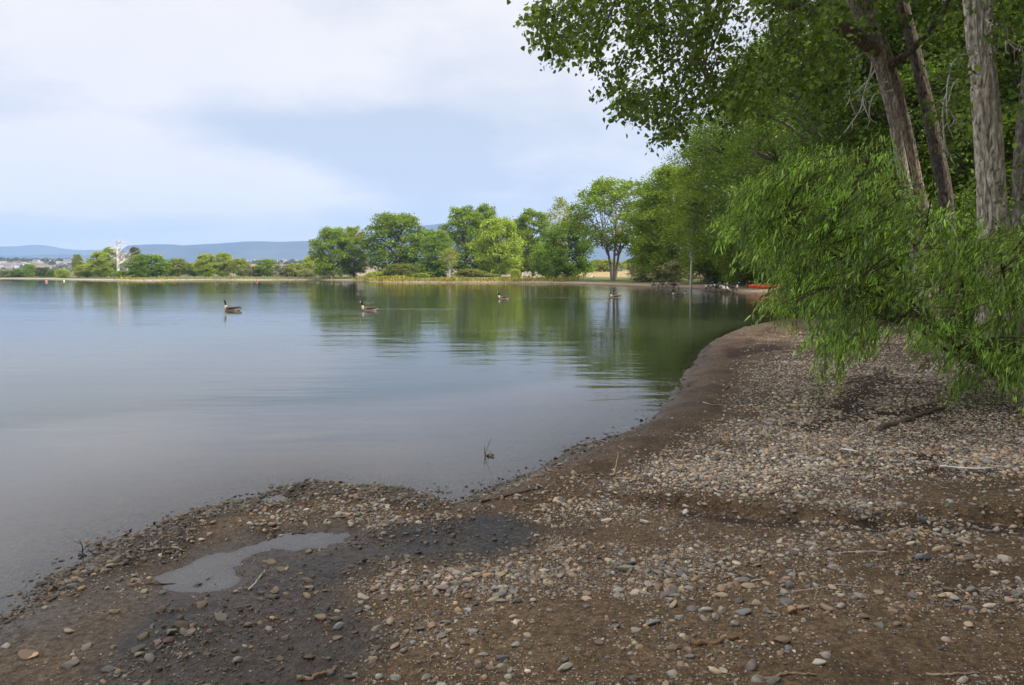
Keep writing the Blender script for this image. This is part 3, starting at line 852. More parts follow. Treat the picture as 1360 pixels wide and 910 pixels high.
# ------------------------------------------------------------------ geese
def goose_mesh(name, spine, radii, legs=False, white=False):
    sp = curve([(a, 0, b) for a, b in spine], 60)
    rad = np.interp(np.linspace(0, 1, 60), np.linspace(0, 1, len(radii)), [r[0] for r in radii])
    rz = np.interp(np.linspace(0, 1, 60), np.linspace(0, 1, len(radii)), [r[1] for r in radii])
    T = np.gradient(sp, axis=0); T /= np.linalg.norm(T, axis=1)[:, None]
    Yv = np.array([0, 1.0, 0]); U = np.cross(T, Yv)
    U = np.where((U[:, 2:3] < -0.2) & (np.arange(60)[:, None] < 30), -U, U)
    th = np.arange(16) * 2 * math.pi / 16
    V = sp[:, None] + rad[:, None, None] * np.cos(th)[None, :, None] * Yv + rz[:, None, None] * np.sin(th)[None, :, None] * U[:, None]
    i = np.arange(59)[:, None] * 16; j = np.arange(16)[None]; j2 = (j + 1) % 16
    F = np.stack([i + j, i + j2, i + 16 + j2, i + 16 + j], -1).reshape(-1, 4)
    u = np.repeat(np.linspace(0, 1, 60), 16); up = np.tile(np.sin(th), 60)
    lat = np.abs(np.tile(np.cos(th), 60))
    c = np.tile(np.array([[0.10, 0.070, 0.050]]), (len(u), 1))
    bar = 0.75 + 0.5 * (np.sin(u * 180) > 0)
    c = c * bar[:, None]
    low = up < -0.25
    c[low] = (0.42, 0.37, 0.31)
    c[(u > 0.40) & (u < 0.53)] = (0.60, 0.55, 0.47) if legs else (0.50, 0.44, 0.36)
    c[(u > 0.40) & (u < 0.47) & (up > 0.35)] = (0.13, 0.095, 0.07)
    c[u < 0.05] = (0.015, 0.015, 0.015)
    c[(u >= 0.03) & (u < 0.15) & low] = (0.75, 0.74, 0.72)
    c[u >= 0.545] = (0.012, 0.011, 0.011)
    c[(u > 0.80) & (u < 0.90) & (lat > 0.45) & (up < 0.55)] = (0.72, 0.70, 0.68)
    if white:
        c[:] = (0.75, 0.74, 0.7); c[u > 0.93] = (0.5, 0.25, 0.05)
    t = MB(); t.add(V.reshape(-1, 3), F, c)
    t.add(np.stack([sp[0], sp[-1]]), np.array([[0, 1, 0]])[:0].reshape(0, 3), (0.01, 0.01, 0.01))
    for s_ in (-1, 1):   # folded wings over the back
        W = curve([(0.15, s_ * 0.125, spine[3][1] + 0.05), (0.0, s_ * 0.155, spine[3][1] + 0.075), (-0.22, s_ * 0.10, spine[2][1] + 0.085), (-0.43, s_ * 0.03, spine[1][1] + 0.075)], 12)
        tube(t, W, 0.045 * np.sin(np.linspace(0.35, 2.9, 12)) + 0.004, 8, (0.6, 0.6, 0.57) if white else (0.062, 0.045, 0.034))
    if legs:
        for s_ in (-1, 1):
            z0 = spine[3][1] - 0.08
            tube(t, curve([(0.0, s_ * 0.06, z0), (-0.02, s_ * 0.065, z0 * 0.55), (0.0, s_ * 0.07, 0.015)], 8), [0.04, 0.03, 0.02, 0.014, 0.012, 0.012, 0.012, 0.014], 6, (0.03, 0.028, 0.025))
            t.add([(0, s_ * 0.07, 0.02), (0.09, s_ * 0.07 + 0.04, 0.004), (0.10, s_ * 0.07, 0.006), (0.09, s_ * 0.07 - 0.04, 0.004), (-0.03, s_ * 0.07, 0.004)],
                  [[0, 1, 2], [0, 2, 3], [0, 4, 1], [0, 3, 4]], (0.03, 0.028, 0.025))
    return t.mesh(name, M_FEATHER)


RAD = [(0.02, 0.012), (0.09, 0.05), (0.15, 0.11), (0.17, 0.135), (0.165, 0.135), (0.125, 0.115), (0.07, 0.075), (0.042, 0.048), (0.036, 0.04), (0.035, 0.038), (0.042, 0.048), (0.040, 0.042), (0.016, 0.014), (0.006, 0.005)]
SWIM = [(-0.50, 0.15), (-0.38, 0.12), (-0.20, 0.085), (0.0, 0.075), (0.14, 0.085), (0.24, 0.12), (0.29, 0.19), (0.305, 0.28), (0.31, 0.36), (0.325, 0.425), (0.36, 0.455), (0.40, 0.45), (0.45, 0.437), (0.485, 0.43)]
STAND = [(a, b + 0.30 + 0.12 * a) for a, b in SWIM[:6]] + [(0.28, 0.53), (0.30, 0.62), (0.305, 0.70), (0.32, 0.765), (0.36, 0.795), (0.40, 0.79), (0.45, 0.775), (0.485, 0.77)]
GRAZE = [(a, b + 0.30 - 0.06 * a) for a, b in SWIM[:6]] + [(0.34, 0.40), (0.43, 0.33), (0.49, 0.25), (0.53, 0.17), (0.55, 0.11), (0.555, 0.08), (0.56, 0.04), (0.562, 0.015)]
G_SWIM = goose_mesh('goose', SWIM, RAD)
G_STAND = goose_mesh('goose', STAND, RAD, True)
G_GRAZE = goose_mesh('goose', GRAZE, RAD, True)
G_WHITE = goose_mesh('goose', STAND, RAD, True, True)


def goose(px, py, kind, yaw, label, group, z=None, sc=1.0):
    me = {'swim': G_SWIM, 'stand': G_STAND, 'graze': G_GRAZE, 'white': G_WHITE}[kind]
    p = on_level(px, py) if kind == 'swim' else on_ground(px, py)
    o = bpy.data.objects.new('goose', me); COL.objects.link(o)
    o.location = (p[0], p[1], (-0.03 if kind == 'swim' else max(p[2], -0.08)) if z is None else z)
    o.rotation_euler = (0, 0, yaw); o.scale = (sc,) * 3
    return tag(o, label, 'goose', group)


GS1 = 'geese swimming on the lake'
PI = math.pi
goose(308, 412.5, 'swim', PI - 0.15, 'largest swimming goose, alone on the pale blue water far left', GS1)
goose(490, 412.5, 'swim', PI + 0.25, 'goose swimming at the edge of the green tree reflections, trailing a wake', GS1, sc=0.95)
goose(668, 397, 'swim', PI + 0.35, 'goose swimming in the dark green reflection with pale rump and long wake', GS1)
goose(817, 395.5, 'swim', PI, 'small goose swimming over the bright sky reflection below the two stemmed tree', GS1)
goose(899, 392.5, 'swim', PI - 0.3, 'goose swimming close in front of the geese gathered on the far beach', GS1)
goose(905, 391.8, 'swim', -0.2, 'goose swimming right behind another just off the far beach', GS1, sc=0.9)
GS2 = 'geese standing on the far beach'
for a in [(866.5, 382.5, 'stand', -1.9, 'leftmost goose of the flock standing at the far waterline'),
          (870, 382.3, 'stand', -1.4, 'second goose from the left in the flock at the far waterline'),
          (880, 382.3, 'graze', PI, 'grazing goose in the middle of the left flock on the far beach'),
          (884, 382.6, 'stand', -1.7, 'upright goose beside the grazing one in the left flock'),
          (889, 382.0, 'stand', PI - 0.4, 'pale chested goose near the right end of the left flock'),
          (895, 383.5, 'graze', 0.1, 'head down goose at the right end of the left flock'),
          (938, 387.5, 'stand', -1.9, 'white breasted goose at the waterline, left of a close pair'),
          (943.5, 387.0, 'stand', -1.5, 'white breasted goose at the waterline, right of a close pair'),
          (951, 388.5, 'graze', 0.4, 'dark goose bending down between the pair and the nearest geese'),
          (958, 390.5, 'stand', -1.2, 'goose standing in shallow water nearest of the far beach flock'),
          (961, 388.5, 'stand', 2.4, 'goose behind the nearest one on the far beach'),
          (964, 389.0, 'stand', PI, 'goose with raised black neck in the right flock'),
          (953.5, 386.8, 'stand', 2.9, 'goose between the white breasted pair and the raised necks of the right flock'),
          (967, 391.2, 'stand', -2.2, 'goose wading at the front right of the right flock'),
          (974, 388.8, 'stand', -0.5, 'rightmost goose of the right flock, nearest the kayak'),
          (875.5, 382.2, 'stand', -2.3, 'goose with upright neck left of the grazing goose in the left flock'),
          (892.3, 382.6, 'graze', -2.8, 'low dark goose between the pale chested one and the end of the left flock'),
          (969, 387.6, 'graze', -0.3, 'goose with lowered head at the right of the right flock')]:
    goose(*a, GS2, sc=1.22)
for a in [(604, 371, 'white', PI, 'tiny white bird on the grassy bank below the slender grey trunks'), (788, 369.5, 'white', 2.6, 'tiny white bird on the grass right of the dark bushy tree'),
          (785, 370.5, 'white', 0.3, 'tiny white bird on the grass hard against the dark bushy tree')]:
    goose(*a, 'white birds on the far bank')

# ------------------------------------------------------------------ boats, posts and buoys
def hull_mesh(t, L, Wd, Hh, col, rocker=0.12, open_=False):
    n, m = 25, 13
    u = np.linspace(-1, 1, n)
    wid = Wd / 2 * (1 - np.abs(u) ** 2.2) + 0.012
    keel = rocker * np.abs(u) ** 2.5
    top = Hh + 0.12 * np.abs(u) ** 3
    a = np.linspace(-PI / 2, PI / 2, m)
    V = np.zeros((n, m, 3))
    V[..., 0] = (u * L / 2)[:, None]; V[..., 1] = wid[:, None] * np.sin(a)[None]
    V[..., 2] = keel[:, None] + (top - keel)[:, None] * (1 - np.cos(a) ** 0.7)[None]
    i = np.arange(n - 1)[:, None] * m; j = np.arange(m - 1)[None]
    F = np.stack([i + j, i + j + 1, i + m + j + 1, i + m + j], -1).reshape(-1, 4)
    t.add(V.reshape(-1, 3), F, col)
    return u * L / 2, wid, top


p0 = on_ground(1019, 383.6)
kr = thing('kayak', 'orange red kayak pulled up on the far beach behind the willow tips', 'kayak', p0, 0.12)
t = MB(); X, Wd_, Tp = hull_mesh(t, 3.7, 0.75, 0.30, (0.62, 0.06, 0.025)); t.obj('hull', M_PLAIN, kr)
t = MB()
n = len(X); cr = 0.07
V = np.zeros((n, 7, 3)); a = np.linspace(-1, 1, 7)
V[..., 0] = X[:, None]; V[..., 1] = Wd_[:, None] * a[None]; V[..., 2] = Tp[:, None] + cr * (Wd_ / Wd_.max())[:, None] * (1 - a ** 2)[None] - 0.002
i = np.arange(n - 1)[:, None] * 7; j = np.arange(6)[None]
F = np.stack([i + j, i + 7 + j, i + 7 + j + 1, i + j + 1], -1).reshape(-1, 4)
cx = V.reshape(-1, 3)[F].mean(1)
F = F[~((np.abs(cx[:, 0] - 0.1) < 0.5) & (np.abs(cx[:, 1]) < 0.2))]
t.add(V.reshape(-1, 3), F, (0.66, 0.08, 0.03)); t.obj('deck', M_PLAIN, kr)
t = MB(); th = np.linspace(0, 2 * PI, 33)
tube(t, np.stack([0.1 + 0.52 * np.cos(th), 0.24 * np.sin(th), np.full(33, 0.375)], 1), 0.022, 6, (0.03, 0.03, 0.03), cap=False); t.obj('cockpit_rim', M_PLAIN, kr)
t = MB(); tube(t, curve([(-0.25, 0, 0.12), (-0.30, 0, 0.3), (-0.34, 0, 0.48)], 6), [0.1, 0.13, 0.13, 0.12, 0.1, 0.06], 8, (0.05, 0.05, 0.055)); t.obj('seat_back', M_PLAIN, kr)
t = MB(); tube(t, curve([(-1.5, 0.12, 0.40), (0, 0.30, 0.46), (1.3, 0.1, 0.42)], 12), 0.018, 6, (0.75, 0.7, 0.55))
tube(t, curve([(1.3, 0.1, 0.42), (1.5, 0.07, 0.43), (1.7, 0.04, 0.44)], 6), [0.03, 0.08, 0.09, 0.09, 0.07, 0.03], 8, (0.75, 0.7, 0.55)); t.obj('paddle', M_PLAIN, kr)

for px, py, Lg, yaw, lab, nm_ in [(703, 372.3, 3.4, 0.15, 'white rowing boat drawn up at the grassy bank below three white posts', 'rowing_boat'),
                                  (672, 368.5, 2.6, -0.5, 'small white dinghy lying on the grass left of the white posts', 'dinghy')]:
    p = on_ground(px, py)
    rt = thing(nm_, lab, 'boat', p, yaw, 'white boats on the far bank')
    t = MB(); X, Wd_, Tp = hull_mesh(t, Lg, 1.2, 0.5, (0.78, 0.78, 0.76)); t.obj('hull', M_PLAIN, rt)
    t = MB(); n = len(X)
    for s_ in (-1, 1): tube(t, np.stack([X, s_ * Wd_, Tp + 0.01], 1), 0.035, 6, (0.6, 0.6, 0.58))
    t.obj('gunwale', M_PLAIN, rt)
    for k in (-0.18, 0.2):
        t = MB(); tube(t, [(k * Lg, -0.52, 0.36), (k * Lg, 0.52, 0.36)], 0.07, 4, (0.5, 0.42, 0.32)); t.obj('thwart', M_PLAIN, rt)
for px, py, lab in [(697.5, 370.6, 'white post with square head, leftmost of three by the rowing boat'), (703.5, 370.4, 'tall white post with square head, middle of three by the rowing boat'),
                    (712, 370.5, 'white post with square head, rightmost of three by the rowing boat')]:
    p = on_ground(px, py)
    rt = thing('sign_post', lab, 'post', p, 0, 'white posts on the far bank')
    t = MB(); tube(t, [(0, 0, -0.1), (0, 0, 1.3)], 0.06, 8, (0.6, 0.58, 0.52)); t.obj('pole', M_PLAIN, rt)
    t = MB(); w, h0, h1, dd = 0.26, 1.1, 1.65, 0.03
    t.add([(sx * w, sy * dd + 0.0 - 0.095, zz_) for sx in (-1, 1) for sy in (-1, 1) for zz_ in (h0, h1)], [[0, 1, 3, 2], [4, 6, 7, 5], [0, 4, 5, 1], [2, 3, 7, 6], [1, 5, 7, 3], [0, 2, 6, 4]], (0.8, 0.8, 0.78))
    t.obj('board', M_PLAIN, rt, smooth=False)
for px, py, rad, col, lab in [(61.5, 374.6, 0.28, (0.6, 0.22, 0.13), 'orange ball buoy on the lake at far left'), (341.5, 374.0, 0.33, (0.5, 0.18, 0.12), 'orange ball buoy near the shore below the round green bush'),
                              (85, 374.0, 0.22, (0.75, 0.72, 0.62), 'off white ball buoy right of the far left orange buoy')]:
    p = on_level(px, py); rt = thing('buoy', lab, 'buoy', (p[0], p[1], rad * 0.45), 0, 'ball buoys on the lake')
    t = MB(); zz_ = np.linspace(-1, 1, 15); tube(t, np.stack([0 * zz_, 0 * zz_, rad * np.sin(zz_ * PI / 2)], 1), rad * np.cos(zz_ * PI / 2) + 0.01, 18, col); t.obj('float', M_PLAIN, rt)
    t = MB(); th = np.linspace(0, 2 * PI, 17); tube(t, np.stack([0.12 * np.cos(th), 0 * th, rad + 0.1 + 0.12 * np.sin(th)], 1), 0.025, 6, (0.2, 0.2, 0.2), cap=False); t.obj('ring', M_PLAIN, rt)

# ------------------------------------------------------------------ trees
def gen_tree(seed, H, W, base, nl, clumps, lpc, leaf, cs, stems=1, tr=0.35, shape=0.7, lean=(0, 0), bark=(0.20, 0.17, 0.14), leafshape=LEAF_DIAMOND, lobe=(0.13, 0.21), trunk_to=0.8, droop=0.0, core=0.55):
    rng = np.random.default_rng(seed)
    lob = []
    for i in range(nl):
        t = (i + rng.random()) / nl
        Rr = W / 2 * math.sin(PI * (0.14 + 0.80 * t)) ** shape
        a = i * 2.39996 + rng.normal(0, 0.4)
        lr = W * rng.uniform(*lobe) * (1.0 - 0.35 * t)
        rad = max(Rr - lr * 0.8, 0) * math.sqrt(rng.uniform(0.25, 1.0))
        lob.append((rad * math.cos(a) + lean[0] * t, rad * math.sin(a) + lean[1] * t, H * (base + (1 - base) * t * 0.97), lr))
    lob = np.array(lob)
    lob[:, 2] = np.minimum(lob[:, 2], H - lob[:, 3] * 0.7)
    cr = MB(); tk = MB()
    n = nl * clumps
    li = np.repeat(np.arange(nl), clumps)
    d = rnd_unit(n, rng); d[:, 2] = np.where(d[:, 2] < -0.3, -d[:, 2] * 0.6, d[:, 2])
    C = lob[li, :3] + d * (lob[li, 3] * rng.uniform(core, 1.12, n) ** 0.8)[:, None] * np.array([1, 1, 0.85])
    ok = C[:, 2] > H * base * 0.6 + 0.15
    C, li, d = C[ok], li[ok], d[ok]; n = len(C)
    m = n * lpc
    ci = np.repeat(np.arange(n), lpc)
    P = C[ci] + rng.normal(size=(m, 3)) * cs * np.array([1, 1, 0.75])
    D = rnd_unit(m, rng) + d[ci] * 0.5; D[:, 2] -= droop + 0.2
    Nn = rnd_unit(m, rng) * 0.9 + np.array([0, 0, 0.5]) + d[ci] * 0.4
    ct = np.exp(rng.normal(0, 0.13, n))[ci][:, None]
    add_leaves(cr, P, D, Nn, leaf * rng.uniform(0.7, 1.3, m), leafshape, leaf_tints(m, rng, 0.25) * ct)
    # stems, limbs and twigs
    for s_ in range(stems):
        a = 2 * PI * s_ / stems + 0.6
        sp = 0.0 if stems == 1 else W * 0.16
        b0 = np.array([math.cos(a), math.sin(a), 0]) * tr * (0 if stems == 1 else 1.1)
        tp = np.array([math.cos(a) * sp + lean[0] * 0.8, math.sin(a) * sp + lean[1] * 0.8, H * trunk_to])
        ax = curve([b0 - [0, 0, 0.4], b0 + [0, 0, 0.2], b0 * 1.3 + (tp - b0) * np.array([0.22, 0.22, 0.33]), b0 + (tp - b0) * np.array([0.62, 0.62, 0.66]) + rng.normal(0, 0.2, 3), tp], 22)
        rads = tr * (1.35 if stems == 1 else 0.9) * (1 - np.linspace(0, 1, 22)) ** 0.75 + 0.03
        rads[0] *= 1.3
        tube(tk, ax, rads, 9, bark)
        for k in range(s_, nl, stems):
            L = lob[k]
            h0 = min(max(L[2] * rng.uniform(0.4, 0.72), H * base * 0.6), H * trunk_to * 0.95)
            i0 = int(np.clip(np.searchsorted(ax[:, 2], h0), 2, 20)); st = ax[i0]
            mid = st * 0.45 + L[:3] * 0.55; mid[2] += 0.08 * H * rng.uniform(-0.3, 0.6)
            cv = curve([st, mid, L[:3]], 9)
            r_ = min(rads[i0] * 0.55, 0.16 * tr / 0.35 + 0.02)
            tube(tk, cv, np.linspace(r_, r_ * 0.3, 9), 6, bark)
            kk = np.where(li == k)[0][:max(4, clumps // 5)]
            for c_ in kk:
                tube(tk, np.array([cv[6], (cv[6] + C[c_]) / 2 + rng.normal(0, 0.1, 3), C[c_]]), [r_ * 0.35, r_ * 0.25, r_ * 0.1], 4, bark)
    return tk.mesh('trunk', M_BARK), cr.mesh('crown', M_LEAF), H, W


def gen_snag(seed, H, W, bark, n=30):
    rng = np.random.default_rng(seed); tk = MB()
    ax = curve([(0, 0, -0.4), (0.1, 0, H * 0.3), (-0.15, 0, H * 0.65), (0.1, 0, H)], 20)
    tube(tk, ax, np.linspace(0.62, 0.12, 20), 8, bark)
    for i in range(n):
        t = rng.uniform(0.3, 0.97); st = ax[int(t * 19)]
        a = rng.random() * 6.28; L = W / 2 * rng.uniform(0.5, 1.1) * (1.15 - 0.6 * t)
        d = np.array([math.cos(a), math.sin(a), rng.uniform(0.1, 0.9)])
        cv = curve([st, st + d * L * 0.5, st + d * L * np.array([1, 1, 1.2])], 7)
        tube(tk, cv, np.linspace(0.2 * (1.2 - t), 0.07, 7), 5, bark)
        for k in range(5):
            s2 = cv[2 + k % 5]; e = s2 + (d + rng.normal(0, 0.7, 3)) * L * 0.32
            tube(tk, np.array([s2, (s2 + e) / 2 + rng.normal(0, 0.1, 3), e]), [0.08, 0.065, 0.045], 4, bark)
    return tk.mesh('trunk', M_BARK), None, H, W


KIND = {
    'round': gen_tree(1, 18, 15, 0.05, 46, 26, 16, 0.42, 0.42, shape=0.5),
    'tall': gen_tree(2, 20, 13, 0.08, 46, 26, 15, 0.42, 0.40, stems=2, shape=0.5),
    'tall2': gen_tree(12, 20, 14, 0.05, 50, 26, 15, 0.42, 0.40, stems=1, shape=0.55, lobe=(0.11, 0.18)),
    'willowy': gen_tree(3, 15, 14, 0.03, 42, 28, 16, 0.38, 0.42, droop=0.7),
    'dense': gen_tree(4, 12, 10, 0.02, 34, 28, 16, 0.32, 0.33, shape=0.5, tr=0.2),
    'open': gen_tree(5, 22, 18, 0.33, 44, 26, 16, 0.36, 0.40, stems=3, tr=0.3, shape=0.6, bark=(0.26, 0.22, 0.19), lobe=(0.11, 0.17)),
    'big': gen_tree(6, 24, 18, 0.05, 80, 36, 18, 0.34, 0.42, shape=0.55, lobe=(0.10, 0.17)),
    'shrub': gen_tree(7, 3, 4.5, 0.02, 20, 20, 14, 0.20, 0.17, stems=4, tr=0.06, shape=0.45, lobe=(0.15, 0.24), trunk_to=0.6),
    'greyshrub': gen_tree(8, 3, 4.5, 0.02, 18, 18, 13, 0.17, 0.2, stems=4, tr=0.06, shape=0.5, lobe=(0.13, 0.22), trunk_to=0.6, droop=-0.4),
    'thin': gen_tree(9, 20, 9, 0.35, 26, 12, 10, 0.40, 0.5, shape=0.6, bark=(0.62, 0.56, 0.48)),
    'snag': gen_snag(10, 14, 9, (0.72, 0.68, 0.60)),
    'greysnag': gen_snag(13, 9, 8, (0.45, 0.40, 0.34), 46),
    'mid': gen_tree(20, 22, 15, 0.08, 64, 44, 22, 0.17, 0.36, shape=0.5, lobe=(0.10, 0.17), bark=(0.17, 0.14, 0.12)),
    'mid2': gen_tree(21, 20, 13, 0.04, 60, 44, 22, 0.16, 0.36, shape=0.45, lobe=(0.11, 0.18), droop=0.5, bark=(0.17, 0.14, 0.12)),
    'under': gen_tree(22, 4, 6, 0.02, 30, 34, 20, 0.13, 0.2, stems=4, tr=0.07, shape=0.4, lobe=(0.13, 0.2), trunk_to=0.6),
}
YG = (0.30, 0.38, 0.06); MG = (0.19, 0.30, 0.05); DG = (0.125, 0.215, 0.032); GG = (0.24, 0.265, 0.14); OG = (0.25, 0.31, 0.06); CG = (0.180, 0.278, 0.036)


def tree(kind, px, Y, top, wpx, col, label, cat='tree', name='cottonwood_tree', group='trees on the far bank', rz=None, z=None):
    tk, cr, H, W = KIND[kind]
    xx = at_depth(px, 366, Y)[0]
    zg = ter1(xx, Y) if z is None else z
    if sd_lake(np.array([xx]), np.array([Y * 1.0]))[0] < 0.2: print('IN WATER', label)
    zt = at_depth(px, top, Y)[2]
    h = max(zt - zg, 0.6) * 1.03; w = wpx / FPX * Y * (1.12 if Y > 300 else 1.28 if Y > 70 else 1.1)
    rt = thing(name, label, cat, (xx, Y, zg - 0.05), random.random() * 6.28 if rz is None else rz, group)
    rt.scale = (w / W, w / W, h / H)
    o = bpy.data.objects.new('trunk', tk); COL.objects.link(o); o.parent = rt
    if cr is not None:
        o = bpy.data.objects.new('crown', cr); COL.objects.link(o); o.parent = rt
        v = random.uniform(0.9, 1.1); o.color = (col[0] * v, col[1] * v, col[2] * v, 1)
    return rt


GI = 'trees and bushes on the low far shore'
for a in [
    ('shrub', 10, 420, 359, 30, GG, 'grey green bush at the far left end of the shore', 'bush', 'shrub'),
    ('shrub', 27, 415, 358, 24, DG, 'dark bush at the far left, beside the bright green one', 'bush', 'shrub'),
    ('shrub', 40, 405, 352, 17, MG, 'fresh green round bush on the far left shore', 'bush', 'shrub'),
    ('shrub', 57, 400, 356, 20, (0.09, 0.12, 0.05), 'dull green bush between the fresh green and the yellow green bush', 'bush', 'shrub'),
    ('shrub', 70, 395, 359, 16, DG, 'low dark bush left of the yellow green bush', 'bush', 'shrub'),
    ('shrub', 83, 350, 358, 20, YG, 'small yellow green bush right of the far left orange buoy', 'bush', 'shrub'),
    ('tall', 104, 340, 339, 15, OG, 'slim olive tree at the left end of the island of bushes', 'tree', 'willow_tree'),
    ('round', 116, 335, 352, 34, YG, 'low yellow green willow in front of the slim olive tree', 'tree', 'willow_tree'),
    ('willowy', 134, 325, 335, 36, YG, 'yellow green willow left of the bare white tree', 'tree', 'willow_tree'),
    ('round', 147, 330, 330, 24, MG, 'green tree directly behind the bare white tree', 'tree', 'willow_tree'),
    ('snag', 157, 312, 319, 28, MG, 'bare bleached white dead tree with fine forked top', 'tree', 'dead_tree'),
    ('greysnag', 168, 318, 337, 34, MG, 'tangled pale dead tree right of the bare white tree', 'tree', 'dead_tree'),
    ('tall', 180, 330, 330, 20, (0.11, 0.14, 0.07), 'dark topped tree rising behind the tangled dead tree', 'tree', 'willow_tree'),
    ('shrub', 172, 290, 360, 40, MG, 'low dark green bush at the waterline below the dead trees', 'bush', 'shrub'),
    ('round', 197, 296, 339, 50, (0.17, 0.28, 0.04), 'broad deep green willow overhanging the water right of the dead trees', 'tree', 'willow_tree'),
    ('greysnag', 211, 315, 339, 17, DG, 'grey half dead tree right of the deep green willow', 'tree', 'dead_tree'),
    ('round', 221, 325, 352, 24, OG, 'small olive bush right of the grey half dead tree', 'bush', 'shrub'),
    ('round', 236, 325, 344, 28, OG, 'rounded olive green tree left of the twin yellow trees', 'tree', 'willow_tree'),
    ('round', 258, 328, 350, 24, MG, 'low green tree between olive tree and twin yellow trees', 'tree', 'willow_tree'),
    ('willowy', 274, 318, 338, 36, YG, 'left one of the twin yellow green trees mid shore', 'tree', 'willow_tree'),
    ('willowy', 298, 322, 337, 34, YG, 'right one of the twin yellow green trees mid shore', 'tree', 'willow_tree'),
    ('round', 320, 322, 344, 24, OG, 'olive tree right of the twin yellow trees', 'tree', 'willow_tree'),
    ('shrub', 336, 318, 354, 24, GG, 'grey green bush above the middle orange buoy', 'bush', 'shrub'),
    ('round', 355, 318, 345, 32, MG, 'round green bush right of the middle orange buoy', 'bush', 'shrub'),
    ('greyshrub', 374, 308, 353, 24, (0.20, 0.22, 0.17), 'silvery grey bush right of the round green bush', 'bush', 'shrub'),
    ('shrub', 392, 310, 351, 28, OG, 'olive bush between silvery bush and the first tall cottonwood', 'bush', 'shrub'),
    ('greyshrub', 408, 305, 358, 28, GG, 'grey green bush at the foot of the first tall cottonwood', 'bush', 'shrub'),
    ('shrub', 418, 320, 342, 34, YG, 'yellow green bush left of the first tall cottonwood', 'bush', 'shrub'),
]:
    tree(*a, GI)
GF_ = 'cottonwood trees on the far bank'
for a in [
    ('round', 443, 285, 305, 52, CG, 'leftmost tall cottonwood beside the blue mountain ridge', 'tree', 'cottonwood_tree'),
    ('tall2', 470, 292, 304, 36, OG, 'lighter cottonwood just right of the leftmost tall one', 'tree', 'cottonwood_tree'),
    ('round', 528, 282, 287, 82, CG, 'broad round cottonwood, second big crown from the left', 'tree', 'cottonwood_tree'),
    ('tall', 582, 262, 308, 40, MG, 'smaller bright green tree right of the broad round cottonwood', 'tree', 'cottonwood_tree'),
    ('tall2', 618, 272, 279, 60, CG, 'tall cottonwood with bushy top behind the slender grey trunks', 'tree', 'cottonwood_tree'),
    ('tall', 645, 280, 276, 40, CG, 'tallest tip of the middle group, behind the yellow willow', 'tree', 'cottonwood_tree'),
    ('thin', 597, 240, 330, 26, OG, 'slender grey trunks with sparse leaves at the waterline', 'tree', 'cottonwood_tree'),
    ('willowy', 662, 248, 292, 66, (0.25, 0.35, 0.05), 'yellow green willow with rounded crown in the middle of the bank', 'tree', 'willow_tree'),
    ('tall2', 708, 262, 282, 54, CG, 'dark green cottonwood right of the yellow willow', 'tree', 'cottonwood_tree'),
    ('tall', 690, 270, 300, 40, OG, 'olive tree between the yellow willow and the dark cottonwood', 'tree', 'cottonwood_tree'),
    ('thin', 745, 230, 266, 34, OG, 'pale thin leaved tree rising behind the dense dark bushy tree', 'tree', 'cottonwood_tree'),
    ('dense', 754, 178, 299, 62, DG, 'dense dark bushy tree reaching down to the water', 'tree', 'willow_tree'),
    ('dense', 728, 190, 325, 44, MG, 'medium green bushy tree left of the dense dark one', 'tree', 'willow_tree'),
    ('open', 815, 158, 243, 112, CG, 'tall open cottonwood with bare leaning stems above dry grass', 'tree', 'cottonwood_tree'),
    ('dense', 862, 150, 300, 50, CG, 'leafy tree closing the gap right of the tall open cottonwood', 'tree', 'cottonwood_tree'),
    ('dense', 874, 140, 262, 54, CG, 'full crowned tree between the tall open one and the big dark one', 'tree', 'cottonwood_tree'),
    ('big', 893, 128, 226, 100, CG, 'big dark cottonwood with dense crown right of the tall open one', 'tree', 'cottonwood_tree'),
    ('big', 948, 112, 186, 120, CG, 'very large cottonwood on the far beach partly behind the willow', 'tree', 'cottonwood_tree'),
    ('thin', 918, 97, 255, 30, CG, 'pale bare trunk at the edge of the far beach', 'tree', 'cottonwood_tree'),
    ('thin', 1039, 84, 240, 40, CG, 'slim pale trunk seen through the willow behind the kayak', 'tree', 'cottonwood_tree'),
    ('big', 1010, 100, 170, 110, DG, 'shaded cottonwood behind the kayak', 'tree', 'cottonwood_tree'),  # leaf colour darkened to stand for shade behind the kayak
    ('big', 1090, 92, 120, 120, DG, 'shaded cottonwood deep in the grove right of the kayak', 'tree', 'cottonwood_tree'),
]:
    tree(*a, GF_)
GB = 'bushes along the far bank'
